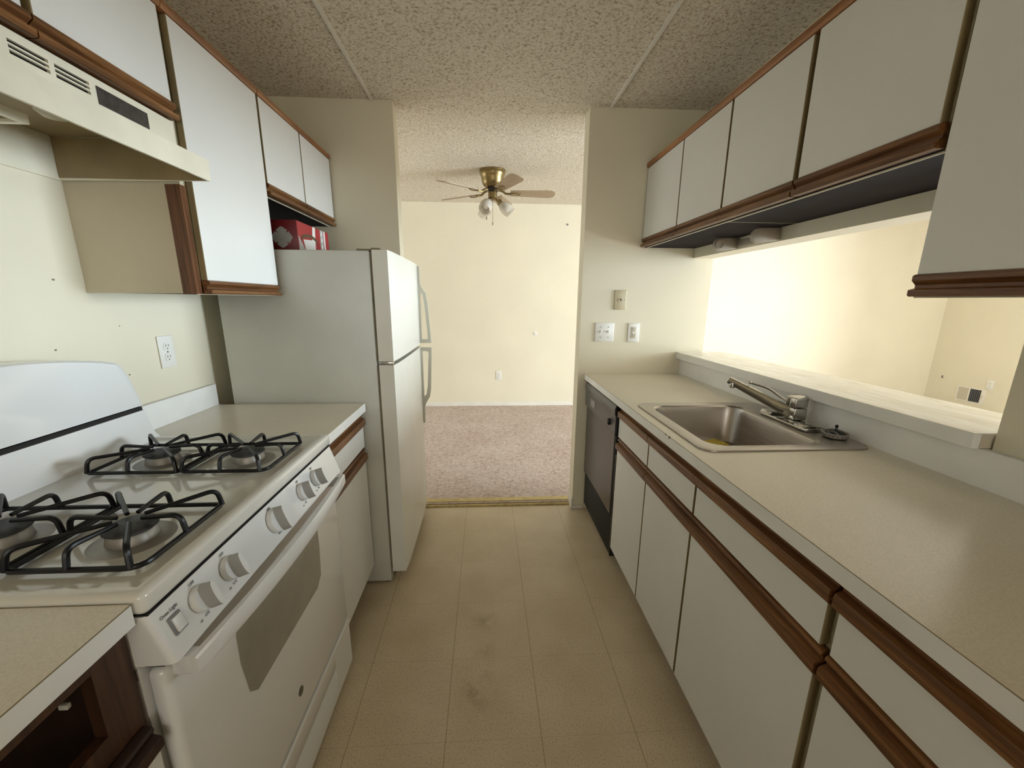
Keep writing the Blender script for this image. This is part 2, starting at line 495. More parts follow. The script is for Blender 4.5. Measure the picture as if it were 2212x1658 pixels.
# living-room right wall with its window opening
WY0, WY1, WZ0, WZ1 = 0.35, 2.85, 0.06, 2.28
g = G()
g.box(XLIV, XLIV + 0.1, YB, WY0, 0, HF); g.box(XLIV, XLIV + 0.1, WY1, YF, 0, HF + 0.05)
g.box(XLIV, XLIV + 0.1, WY0, WY1, 0, WZ0); g.box(XLIV, XLIV + 0.1, WY0, WY1, WZ1, HF)
struct('wall_living_right', g, M_WALL)
def window(name, fixed, axis, a0, a1, z0, z1):
    g = G()
    w = 0.05
    def b(p0, p1, q0, q1):
        if axis == 'X': g.box(fixed - 0.03, fixed + 0.03, p0, p1, q0, q1)
        else: g.box(p0, p1, fixed - 0.03, fixed + 0.03, q0, q1)
    b(a0, a1, z0, z0 + w); b(a0, a1, z1 - w, z1); b(a0, a0 + w, z0 + w, z1 - w); b(a1 - w, a1, z0 + w, z1 - w)
    m = (a0 + a1) / 2; b(m - 0.02, m + 0.02, z0 + w, z1 - w)
    return struct(name, g, M_TRIM)
window('window_1', XLIV + 0.05, 'X', WY0, WY1, WZ0, WZ1)
struct('wall_living_back', G().box(XRO, 2.6, YB - 0.1, YB, 0, HF).box(5.2, XLIV + 0.1, YB - 0.1, YB, 0, HF)
       .box(2.6, 5.2, YB - 0.1, YB, 0, 0.65).box(2.6, 5.2, YB - 0.1, YB, 2.15, HF), M_WALL)
window('fill_window_living', YB - 0.05, 'Y', 2.6, 5.2, 0.65, 2.15)  # unseen window, added so the living-room fill can enter
g = G()
g.box(XD - 0.1, XD, YP, 3.2, 0, HF); g.box(XD - 0.1, XD, 4.6, YF + 0.1, 0, HF + 0.05)
g.box(XD - 0.1, XD, 3.2, 4.6, 0, 0.85); g.box(XD - 0.1, XD, 3.2, 4.6, 2.05, HF)
struct('wall_dining_left', g, M_WALL)
window('window_2', XD - 0.05, 'X', 3.2, 4.6, 0.85, 2.05)
g = G()
g.box(XL - 0.1, -0.8, YB - 0.1, YB, 0, HK); g.box(1.0, XRO, YB - 0.1, YB, 0, HK)
g.box(-0.8, 1.0, YB - 0.1, YB, 0, 0.85); g.box(-0.8, 1.0, YB - 0.1, YB, 2.15, HK)
struct('wall_back', g, M_WALL)
window('fill_window_hall', YB - 0.05, 'Y', -0.8, 1.0, 0.85, 2.15)  # unseen window behind the camera, added for the kitchen fill

# ceiling seam battens, threshold, baseboards
struct('trim_1', G().box(-0.590, -0.577, YB, YP, HK - 0.010, HK), M_TRIM)
struct('trim_2', G().box(0.673, 0.686, YB, YP, HK - 0.010, HK), M_TRIM)
struct('trim_3', G().prism([(2.505, 0), (2.515, 0.010), (2.540, 0.014), (2.552, 0.022), (2.60, 0.022), (2.60, 0.0)], 'X', DL, DR), M_BRASSTRIM)
def base(name, *b): return struct(name, G().box(*b, bev=0.004), M_TRIM)
base('baseboard_far', XD, XLIV, YF - 0.012, YF, 0.018, 0.075)
base('baseboard_partition_right', DR - 0.012, 0.635, YP - 0.012, YP, 0, 0.022)
base('baseboard_doorway_right', DR - 0.010, DR, YP - 0.012, YP2, 0, 0.075)
base('baseboard_doorway_left', DL, DL + 0.010, YP, YP2, 0, 0.075)
base('baseboard_living', XLIV - 0.012, XLIV, 3.5, YF - 0.012, 0.018, 0.075)

# ------------------------------------------------------------------ cabinet parts
def rail_prof(x, z0, z1, s):
    """grooved finger-pull rail; x = plane of the door face, s = outward direction"""
    h = z1 - z0
    pts = [(-0.016, 1), (0.001, 1), (0.006, 0.93), (0.006, 0.72), (-0.004, 0.52), (-0.004, 0.38), (0.010, 0.30), (0.010, 0.06), (0.006, 0), (-0.016, 0)]
    return [(x + s * d, z0 + h * t) for d, t in pts]
def base_rail_prof(x, z0, z1, s):
    h = z1 - z0
    pts = [(-0.016, 1), (-0.010, 1), (-0.002, 0.94), (0.000, 0.80), (-0.006, 0.70), (-0.006, 0.62), (0.008, 0.52), (0.010, 0.40), (0.010, 0.08), (0.004, 0), (-0.016, 0)]
    return [(x + s * d, z0 + h * t) for d, t in pts]

def front(parent, kind, x, s, y0, y1, z0, z1, rail=None, base=False, label=None, gap=0.003, ext=0.001):
    """door or drawer front (laminate slab) with its wooden pull rail as a sub-part. rail = (z0,z1)"""
    g = G().box(min(x, x - s * 0.018), max(x, x - s * 0.018), y0 + gap, y1 - gap, z0, z1, bev=0.0012, seg=1)
    d = finish(kind, g, M_LAM, parent, label=label)
    d.data.materials.append(M_EDGE)
    for p in d.data.polygons:
        if abs(p.normal.y) > 0.7: p.material_index = 1
    if rail:
        pf = base_rail_prof if base else rail_prof
        finish('pull_rail', G().prism(pf(x, rail[0], rail[1], s), 'Y', y0 + ext, y1 - ext), M_WOOD, d)
    return d

# ---- left wall cabinets (door faces at X = -0.825)
XLU = -0.825
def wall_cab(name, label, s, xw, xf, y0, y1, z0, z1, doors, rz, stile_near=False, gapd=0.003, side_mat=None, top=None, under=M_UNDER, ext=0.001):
    t = thing(name, label, 'cabinet', ((xw + xf) / 2, (y0 + y1) / 2, z0), 'wall cabinets')
    xb = xf - s * 0.020
    a, b = min(xw, xb), max(xw, xb)
    g = G()
    g.box(a, b, y0, y0 + 0.016, z0 + 0.0205, z1); g.box(a, b, y1 - 0.016, y1, z0 + 0.0205, z1)
    g.box(a, b, y0 + 0.016, y1 - 0.016, z1 - 0.016, z1)
    wb = xw + s * 0.01
    g.box(min(xw, wb), max(xw, wb), y0 + 0.016, y1 - 0.016, z0 + 0.0205, z1 - 0.016)
    finish('body', g, side_mat or M_BODY, t)
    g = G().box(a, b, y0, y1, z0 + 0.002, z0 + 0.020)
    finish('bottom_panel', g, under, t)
    finish('near_edge', G().box(a, b, y0 - 0.0008, y0, z0 + 0.001, z0 + 0.0205), M_BODY, t)
    fe_ = xf - s * 0.0205
    finish('bottom_edge', G().box(min(fe_, fe_ - s * 0.006), max(fe_, fe_ - s * 0.006), y0, y1, z0 - 0.0015, z0 + 0.0018), M_BODY, t)
    ff = xf - s * 0.0195
    g = G().box(min(ff, ff - s * 0.016), max(ff, ff - s * 0.016), y0 + 0.016, y1 - 0.016, z0 + 0.026, z1 - 0.016)
    finish('face_frame', g, M_EDGE, t)
    for (d0, d1) in doors:
        front(t, 'door', xf, s, d0, d1, rz[1], top[0] if top else z1, (rz[0], rz[1]), gap=gapd, ext=ext)
    if top:
        x0, x1 = xf - s * 0.02, xf + s * 0.006
        finish('top_moulding', G().prism([(x0, top[0]), (x1 - s * 0.004, top[0] + 0.002), (x1, top[0] + 0.010), (x1, top[1] - 0.004), (x1 - s * 0.006, top[1]), (x0, top[1])], 'Y', y0, y1), M_WOODT, t)
    return t

TOPL = (2.072, 2.098)
wall_cab('wall_cabinet', 'long two-door white laminate wall cabinet directly above the range hood', 1, XL, XLU, 0.45, 1.288, 1.812, 2.098,
         [(0.455, 0.925), (0.935, 1.283)], (1.816, 1.858), top=TOPL, gapd=0.004, ext=-0.0035)
t = wall_cab('wall_cabinet', 'tall single-door white wall cabinet between the range hood and the refrigerator', 1, XL, XLU, 1.290, 1.742, 1.366, 2.098,
         [(1.308, 1.740)], (1.366, 1.406), top=TOPL)
# the wooden face stile seen on the near side of the tall cabinet
finish('face_stile', G().box(-0.884, -0.861, 1.286, 1.2899, 1.366, 1.66).box(-0.861, -0.8425, 1.2835, 1.2898, 1.366, 1.66).box(-0.8449, -0.8425, 1.2898, 1.3065, 1.366, 1.66), M_WOODV, t)
wall_cab('wall_cabinet', 'short two-door white wall cabinet over the refrigerator', 1, XL, XLU, 1.746, 2.455, 1.738, 2.098,
         [(1.748, 2.090), (2.092, 2.453)], (1.740, 1.782), top=TOPL)

# ---- right wall cabinets (door faces at X = 0.908)
XRU = 0.908
TOPR = (2.070, 2.100)
wall_cab('wall_cabinet', 'two-door white wall cabinet against the doorway partition above the pass-through', -1, XR, XRU, 1.652, YP - 0.003, 1.652, 2.10,
         [(1.655, 2.032), (2.034, YP - 0.006)], (1.656, 1.703), top=TOPR)
wall_cab('wall_cabinet', 'two-door white wall cabinet over the pass-through, second from the doorway', -1, XR, XRU, 0.868, 1.650, 1.652, 2.10,
         [(0.870, 1.255), (1.273, 1.648)], (1.656, 1.703), top=TOPR, gapd=0.001, ext=-0.0055)
wall_cab('wall_cabinet', 'tall low-hanging white wall cabinet at the right edge of the photo', -1, XR, XRU, 0.10, 0.864, 1.366, 2.10,
         [(0.10, 0.852)], (1.367, 1.412), top=TOPR)

# ------------------------------------------------------------------ range hood
hd = thing('range_hood', 'yellowed cream range hood with front vent slots under the wall cabinet', 'range hood', (-0.95, 0.91, 1.665))
HY0, HY1 = 0.53, 1.282
XP = -0.832
g = G()
def vent_face():
    # front panel split around the slots: built from strips
    holes = [(0.720, 0.790), (0.800, 0.870), (0.887, 0.957), (0.968, 1.040)]
    zs0, zs1 = 1.771, 1.795
    g.box(XP - 0.006, XP, HY0, HY1, 1.795, 1.811)
    g.box(XP - 0.006, XP, HY0, HY1, 1.752, 1.771)
    ys = [HY0] + [v for h in holes for v in h] + [HY1]
    for i in range(0, len(ys), 2): g.box(XP - 0.006, XP, ys[i], ys[i + 1], zs0, zs1)
    for h in holes:
        for k in range(2):
            z = zs0 + 0.0065 + k * 0.0085
            g.box(XP - 0.006, XP, h[0], h[1], z, z + 0.0032)
vent_face()
# sloped and vertical lip, top, sides, back
g.prism([(XP, 1.752), (XP - 0.006, 1.752), (-0.762, 1.716), (-0.762, 1.668), (-0.756, 1.668), (-0.754, 1.720)], 'Y', HY0, HY1)
for y in (HY0, HY1 - 0.004):
    g.prism([(XL + 0.002, 1.662), (-0.762, 1.668), (-0.762, 1.716), (XP - 0.006, 1.752), (XP - 0.006, 1.810), (XL + 0.002, 1.810)], 'Y', y, y + 0.004)
g.box(XL + 0.002, XL + 0.008, HY0 + 0.004, HY1 - 0.004, 1.662, 1.810)
shell = finish('shell', g, M_HOOD, hd)
finish('inner_lining', G().box(XL + 0.009, XP - 0.03, HY0 + 0.005, HY1 - 0.005, 1.768, 1.772)
       .box(XL + 0.009, -0.764, HY1 - 0.0065, HY1 - 0.0045, 1.668, 1.714)
       .box(XL + 0.009, XP - 0.008, HY1 - 0.0065, HY1 - 0.0045, 1.714, 1.766), M_HOODIN, hd)
finish('vent_backing', G().box(XP - 0.030, XP - 0.012, HY0 + 0.01, HY1 - 0.01, 1.764, 1.806), M_VOID, hd)
finish('control_panel', G().box(XP, XP + 0.002, 1.055, 1.191, 1.761, 1.796), simple('hood_control_black', (0.035, 0.03, 0.03), 0.35, var=0.4, scale=60), hd, label='black control strip')
finish('grease_filter', G().box(-1.08, -0.93, 0.60, 0.975, 1.700, 1.708), M_FILTER, hd)
g = G()
for a in ((-1.09, -0.92, 0.59, 0.60), (-1.09, -0.92, 0.975, 0.987), (-1.09, -1.08, 0.60, 0.975), (-0.93, -0.92, 0.60, 0.975)):
    g.box(*a, 1.694, 1.712)
finish('filter_frame', g, M_HOOD, hd)
finish('lamp_cover', G().lathe([(0.034, 0.0), (0.034, 0.030), (0.030, 0.044), (0.018, 0.054), (0.0, 0.057)], (-0.880, 1.000, 1.766), (0.0, 0.0, -1), 24), simple('lamp_cover', (0.55, 0.49, 0.36), 0.35), hd)

# ------------------------------------------------------------------ gas range
rg = thing('gas_range', 'white freestanding gas range with black grates and curved oven handle', 'stove', (-0.79, 0.927, 0))
RY0, RY1 = 0.552, 1.303
RXB = -1.10
g = G().box(RXB, -0.545, RY0, RY1, 0.09, 0.886)
g.box(RXB, -0.58, RY0 + 0.02, RY1 - 0.02, 0.0, 0.09)
finish('body', g, M_ENAMEL, rg)
# cooktop with pressed-in wells
g = G().box(-1.078, -0.512, RY0 - 0.003, RY1 + 0.001, 0.888, 0.926, bev=0.011, seg=4)
bm = g.bm
topf = max((f for f in bm.faces if f.normal.z > 0.9), key=lambda f: f.calc_area())
bmesh.ops.inset_region(bm, faces=[topf], thickness=0.014)
r_ = bmesh.ops.inset_region(bm, faces=[topf], thickness=0.010)
bmesh.ops.translate(bm, vec=(0, 0, -0.006), verts=list(topf.verts))
finish('cooktop', g, M_ENAMEL2, rg)
# slanted control panel
g = G().prism([(-0.60, 0.886), (-0.5140, 0.886), (-0.4850, 0.799), (-0.60, 0.796)], 'Y', RY0 - 0.002, RY1,
              bev=0.012, seg=4, edges=lambda e: abs(e.verts[0].co.y - e.verts[1].co.y) < 1e-5 and min(v.co.x for v in e.verts) > -0.52)
cp = finish('control_panel', g, M_ENAMEL, rg)
sl = Vector((0.027, 0, -0.078)).normalized()      # down the slope
nrm = Vector((0.078, 0, 0.027)).normalized()
def on_panel(y, t):                               # t = distance below the top edge
    p = Vector((-0.513, y, 0.884)) + sl * t
    return p
for i, y in enumerate((0.640, 0.722, 0.898, 1.045, 1.133)):
    c = on_panel(y, 0.040)
    r = 0.024 if i != 2 else 0.030
    k = finish('knob', G().lathe([(0, 0), (r, 0), (r, 0.006), (r * 0.93, 0.011), (0, 0.011)], c + nrm * 0.0008, nrm, 36), M_KNOB, rg)
    # finger grip: a lens-shaped bar running down the slope
    gg = G()
    L = r * 1.02; W = 0.0095
    prof = []
    for a in range(13):
        q = -1 + 2 * a / 12; prof.append((q * L, W * math.sqrt(max(0, 1 - q * q)) * 0.9 + 0.0015))
    prof2 = prof + [(p, -w) for p, w in reversed(prof)]
    vsn = []
    v0 = [Vector((p, w, 0.011)) for p, w in prof2]; v1 = [Vector((p * 0.97, w * 0.62, 0.032)) for p, w in prof2]
    n_ = len(prof2)
    gg._add(v0 + v1, [tuple(range(n_)), tuple(range(2 * n_ - 1, n_ - 1, -1))] + [(j, (j + 1) % n_, n_ + (j + 1) % n_, n_ + j) for j in range(n_)])
    gg.xf(basis(c, sl, nrm.cross(sl), nrm))
    go = finish('grip', gg, M_KNOB, k); go.data.materials.append(M_KNOBG)
    for p_ in go.data.polygons:
        if p_.normal.dot(nrm) < 0.8: p_.material_index = 1
    # printed markings
    def prt(txt, t, dy=0, sz=0.0075):
        p = on_panel(y + dy, t) + nrm * 0.0004
        return text_mesh(txt, sz, basis(p, (0, 1, 0), -sl, nrm))
    g1 = prt('OFF', 0.0085); g2 = prt('HI' if i != 2 else 'BROIL', 0.072, -0.020 if i != 2 else 0, 0.006)
    finish('printing', g1, M_GREYP, cp); finish('printing', g2, M_GREYP, cp)
    if i != 2: finish('printing', prt('LITE', 0.070, -0.004, 0.006), M_GREYP, cp)
p = on_panel(0.583, 0.016) + nrm * 0.0004
finish('printing', text_mesh('Oven Light', 0.008, basis(p, (0, 1, 0), -sl, nrm)), M_GREYP, cp)
g = G().box(-0.0125, 0.0125, -0.016, 0.016, 0, 0.0025, bev=0.001)
finish('switch_frame', g.xf(basis(on_panel(0.585, 0.040), (0, 1, 0), -sl, nrm)), M_GREYP, rg)
g = G().box(-0.009, 0.009, -0.0125, 0.0125, 0.002, 0.006, bev=0.001)
finish('rocker_switch', g.xf(basis(on_panel(0.585, 0.040), (0, 1, 0), -sl, nrm)), M_KNOB, rg)
# oven door
XO = -0.510
g = G().box(-0.543, XO, RY0 + 0.004, RY1 - 0.004, 0.226, 0.782, bev=0.014, seg=4)
od = finish('oven_door', g, M_ENAMEL, rg)
win = [(0.735, 0.71), (0.722, 0.69), (0.722, 0.62), (0.735, 0.535), (0.76, 0.512), (1.09, 0.512), (1.12, 0.535), (1.13, 0.62), (1.13, 0.69), (1.118, 0.71)]
finish('window_glass', G().prism(win, 'X', XO, XO + 0.0016), M_WINOV, od)
finish('badge', G().lathe([(0, 0), (0.0125, 0), (0.0125, 0.0015), (0, 0.0018)], (XO, 0.927, 0.315), (1, 0, 0), 28).xf(Matrix.Translation((0, 0, 0))), simple('badge_dark', (0.10, 0.085, 0.06), 0.35), od)
# handle: bowed bar with end brackets
pts = []
n_ = 20
vs = []; fs = []
for i in range(n_ + 1):
    q = -1 + 2 * i / n_
    y = 0.925 + q * 0.356
    x = -0.448 - 0.020 * q * q
    hz = 0.021 - 0.004 * abs(q) ** 3
    zc = 0.776
    vs += [Vector((x - 0.012, y, zc - hz)), Vector((x - 0.003, y, zc - hz)), Vector((x, y, zc - hz * 0.75)), Vector((x, y, zc + hz * 0.75)), Vector((x - 0.003, y, zc + hz)), Vector((x - 0.012, y, zc + hz))]
for i in range(n_):
    for k in range(6):
        fs.append((i * 6 + k, i * 6 + (k + 1) % 6, (i + 1) * 6 + (k + 1) % 6, (i + 1) * 6 + k))
fs += [tuple(range(5, -1, -1)), tuple(range(n_ * 6, n_ * 6 + 6))]
g = G()._add(vs, fs)
g.box(-0.511, -0.474, 0.570, 0.592, 0.758, 0.794, bev=0.003)
g.box(-0.511, -0.474, 1.258, 1.280, 0.758, 0.794, bev=0.003)
finish('handle', g, M_ENAMEL, od)
# storage drawer with a scooped pull
g = G()
g.prism([(-0.543, 0.215), (-0.514, 0.215), (XO, 0.210), (XO, 0.150), (XO - 0.010, 0.128), (XO, 0.105), (XO, 0.035), (-0.514, 0.03), (-0.543, 0.03)], 'Y', 0.70, 1.154)
g.prism([(-0.543, 0.215), (-0.514, 0.215), (XO, 0.210), (XO, 0.035), (-0.514, 0.03), (-0.543, 0.03)], 'Y', RY0 + 0.004, 0.70)
g.prism([(-0.543, 0.215), (-0.514, 0.215), (XO, 0.210), (XO, 0.035), (-0.514, 0.03), (-0.543, 0.03)], 'Y', 1.154, RY1 - 0.004)
finish('storage_drawer', g, M_ENAMEL, rg)
finish('drawer_gap', G().box(-0.545, -0.530, RY0 + 0.01, RY1 - 0.01, 0.205, 0.235), M_VOID, rg)
finish('panel_gap', G().box(-0.55, -0.516, RY0 + 0.012, RY1 - 0.012, 0.7825, 0.7955), M_VOID, rg)
finish('cooktop_gap', G().box(-0.56, -0.5132, RY0 + 0.001, RY1 - 0.002, 0.8862, 0.8884), M_VOID, rg)
# backguard: lower splash and arched upper panel
g = G().prism([(-1.10, 0.90), (-1.040, 0.90), (-1.044, 0.926), (-1.056, 0.94), (-1.074, 1.012), (-1.10, 1.012)], 'Y', RY0, RY1)
finish('rear_splash', g, M_ENAMEL, rg)
finish('vent_slot', G().box(-1.10, -1.078, RY0 + 0.005, RY1 - 0.002, 1.012, 1.023), M_VOID, rg)
ny = 24
outline = []
cy = (RY0 + RY1) / 2
outline.append((RY1, 1.026)); outline.append((RY1 - 0.004, 1.045))
for i in range(7):
    q = i / 6; outline.append((RY1 - 0.012 - 0.052 * q, 1.075 + 0.095 * math.sin(q * PI / 2) ** 0.9))
for i in range(1, ny):
    q = 1 - 2 * i / ny
    outline.append((cy + q * (RY1 - 0.072 - cy), 1.208 - 0.034 * q * q))
o2 = [(2 * cy - y, z) for y, z in reversed(outline[:9])]
outline = outline + o2
# bulged front: stack of slices
vs = []; fs = []
layers = [(-1.128, 1.0), (-1.082, 1.0), (-1.074, 0.985), (-1.070, 0.955)]
cz = 1.10
for x, k in layers:
    for y, z in outline:
        vs.append(Vector((x, cy + (y - cy) * k, cz + (z - cz) * (k if z > cz else (k + (1 - k) * 0.3)))))
n_ = len(outline)
for a in range(len(layers) - 1):
    for i in range(n_):
        j = (i + 1) % n_
        fs.append((a * n_ + i, a * n_ + j, (a + 1) * n_ + j, (a + 1) * n_ + i))
fs += [tuple(range(n_)), tuple(range(len(layers) * n_ - 1, (len(layers) - 1) * n_ - 1, -1))]
finish('backguard', G()._add(vs, fs), M_ENAMEL, rg)
# burners
for (bx, by) in ((-0.655, 0.714), (-0.880, 0.714), (-0.655, 1.095), (-0.880, 1.095)):
    bo = finish('burner', G().lathe([(0.066, 0.0), (0.058, 0.003), (0.040, 0.003), (0.037, 0.018), (0.034, 0.022), (0, 0.022)], (bx, by, 0.9195), (0, 0, 1), 36), M_ALU, rg)
    finish('burner_cap', G().lathe([(0, 0.022), (0.037, 0.022), (0.041, 0.025), (0.041, 0.029), (0.034, 0.032), (0, 0.033)], (bx, by, 0.9195), (0, 0, 1), 36), M_CAP, bo)
# grates
def grate(x0, x1, y0, y1, bx, by, corner):
    z = 0.930; zt = 0.966; r = 0.0048
    g = G()
    def cr(x, y): return 0.028 if (x, y) in corner else 0.010
    loop = [(x0, y0), (x1, y0), (x1, y1), (x0, y1)]
    pts = []
    for i, (x, y) in enumerate(loop):
        p = Vector((x, y, z)); a = Vector((*loop[i - 1], z)); b = Vector((*loop[(i + 1) % 4], z)); R = cr(x, y)
        a = p + (a - p).normalized() * R; b = p + (b - p).normalized() * R
        for k in range(5):
            t_ = k / 4; pts.append(a * (1 - t_) ** 2 + p * 2 * t_ * (1 - t_) + b * t_ ** 2)
    g.tube(pts, r, 8, closed=True)
    xm, ym = (x0 + x1) / 2, (y0 + y1) / 2
    feet = [(x0, y0), (x1, y1), (xm - 0.01, y0), (xm, y1), (x0, ym), (x1, ym), (x1 - 0.015 if (x1, y0) in corner else x1, y0), (x0 if (x1, y0) in corner else x0, y1)]
    for i, (fx, fy) in enumerate(feet):
        d = (Vector((bx, by, 0)) - Vector((fx, fy, 0))); L = d.length; d.normalize()
        e = Vector((fx, fy, 0)) + d * (L - 0.022)
        k = Vector((fx, fy, 0)) + d * 0.006
        g.tube(bez([(fx, fy, z), (k.x, k.y, zt, 0.016), (e.x, e.y, zt - 0.004)], 6), [r] * 8 + [r * 0.8], 8)
    finish('grate', g, M_IRON, rg)
grate(-0.765, -0.560, 0.610, 0.822, -0.655, 0.714, {(-0.560, 0.610)})
grate(-0.990, -0.777, 0.610, 0.822, -0.880, 0.714, set())
grate(-0.765, -0.560, 0.998, 1.200, -0.655, 1.095, {(-0.560, 0.998)})
grate(-0.990, -0.777, 0.998, 1.200, -0.880, 1.095, set())
# small hinge gap on the near side of the oven door
finish('hinge_bracket', G().box(-0.556, -0.546, RY0 - 0.002, RY0 + 0.002, 0.770, 0.790, bev=0.001), M_ALU, rg)

# ------------------------------------------------------------------ left base units and tops
def worktop(name, label, x0, x1, y0, y1, z0=0.878, z1=0.914, front_x=None):
    t = thing(name, label, 'worktop', ((x0 + x1) / 2, (y0 + y1) / 2, z0))
    return t
wl = worktop('worktop', 'short almond laminate worktop between the range and the refrigerator', -1.135, -0.525, 1.306, 1.752)
finish('top_surface', G().box(-1.152, -0.5265, 1.308, 1.752, 0.912, 0.9145), M_TOP, wl)
finish('front_edge', G().box(-0.545, -0.525, 1.308, 1.752, 0.879, 0.9135, bev=0.001, seg=1), M_ALM, wl)
finish('substrate', G().box(-1.152, -0.5455, 1.308, 1.752, 0.880, 0.9118), M_BODY, wl)
finish('backsplash', G().box(-1.152, -1.135, 1.308, 1.750, 0.9147, 1.004, bev=0.001, seg=1), M_ALM, wl, label='white upstand')
wn_ = worktop('worktop', 'almond laminate worktop at the lower left corner in front of the range', -1.135, -0.525, -0.6, 0.545)
finish('top_surface', G().box(-1.152, -0.5265, -0.60, 0.545, 0.912, 0.9145), M_TOP, wn_)
finish('seam_line', G().box(-0.5264, -0.5248, -0.60, 0.545, 0.9139, 0.9146), M_EDGE, wn_, smooth=False)
fe = finish('front_edge', G().box(-0.545, -0.525, -0.60, 0.545, 0.879, 0.9135, bev=0.001, seg=1), M_ALM, wn_)
finish('substrate', G().box(-1.152, -0.5455, -0.60, 0.545, 0.880, 0.9118), M_BODY, wn_)
finish('backsplash', G().box(-1.152, -1.135, -0.60, 0.545, 0.9147, 1.004, bev=0.001, seg=1), M_ALM, wn_)

DRW = (0.718, 0.814)      # drawer face
TR = (0.814, 0.874)       # top pull rail
LR = (0.656, 0.712)       # door pull rail
DZ = 0.120                # door bottom
def base_cab(name, label, s, xw, xf, y0, y1, units, body_mat=M_BODY, gapd=0.003, ext=0.001):
    t = thing(name, label, 'cabinet', ((xw + xf) / 2, (y0 + y1) / 2, 0), 'base cabinets')
    xb = xf - s * 0.020
    a, b = min(xw, xb), max(xw, xb)
    g = G()
    g.box(a, b, y0, y0 + 0.016, 0.10, 0.874); g.box(a, b, y1 - 0.016, y1, 0.10, 0.874)
    g.box(a, b, y0 + 0.016, y1 - 0.016, 0.10, 0.118)
    g.box(min(xb, xb - s * 0.016), max(xb, xb - s * 0.016), y0 + 0.016, y1 - 0.016, 0.118, 0.70)
    finish('body', g, body_mat, t)
    finish('face_frame', G().box(min(xb, xb - s * 0.016), max(xb, xb - s * 0.016), y0 + 0.016, y1 - 0.016, 0.7005, 0.8738), M_WOODD, t)
    k = xf - s * 0.075
    finish('toe_kick', G().box(min(xw, k), max(xw, k), y0, y1, 0, 0.0998), M_TOE, t)
    for (d0, d1) in units:
        front(t, 'drawer', xf, s, d0, d1, DRW[0], DRW[1], TR, True, gap=gapd, ext=ext)
        front(t, 'door', xf, s, d0, d1, DZ, LR[0], LR, True, gap=gapd, ext=ext)
    return t
base_cab('base_cabinet', 'narrow white base cabinet with wooden pull rails between the range and the refrigerator', 1, XL, -0.540, 1.312, 1.750, [(1.312, 1.750)])

# near-left cabinet whose drawer is missing
nb = thing('base_cabinet', 'wooden-faced base cabinet with a missing drawer at the lower left corner', 'cabinet', (-0.85, 0, 0), 'base cabinets')
g = G().box(XL + 0.002, -0.565, -0.60, -0.584, 0.10, 0.876)
g.box(XL + 0.002, -0.565, 0.530, 0.545, 0.10, 0.876); g.box(XL + 0.002, -0.565, -0.584, 0.53, 0.10, 0.116)
finish('body', g, M_WOODD, nb)
g = G().box(-0.563, -0.545, 0.488, 0.545, 0.10, 0.876)
g.box(-0.563, -0.545, -0.60, 0.488, 0.850, 0.876); g.box(-0.563, -0.545, -0.60, 0.488, 0.695, 0.742)
finish('face_frame', g, wood_mat('stained_frame', (0.022, 0.008, 0.003), (0.052, 0.019, 0.006), (0.085, 0.034, 0.012), 'Z', 0.5), nb)
finish('drawer_slide', G().box(-0.592, -0.580, 0.481, 0.4875, 0.800, 0.808, bev=0.001), M_PLATE, nb, label='white plastic drawer guide')
finish('door', G().box(-0.545, -0.527, 0.0, 0.538, DZ, 0.655, bev=0.001, seg=1), M_LAM, nb)
finish('pull_rail', G().prism(base_rail_prof(-0.527, 0.657, 0.70, 1), 'Y', 0.0, 0.536), M_WOODD, nb)

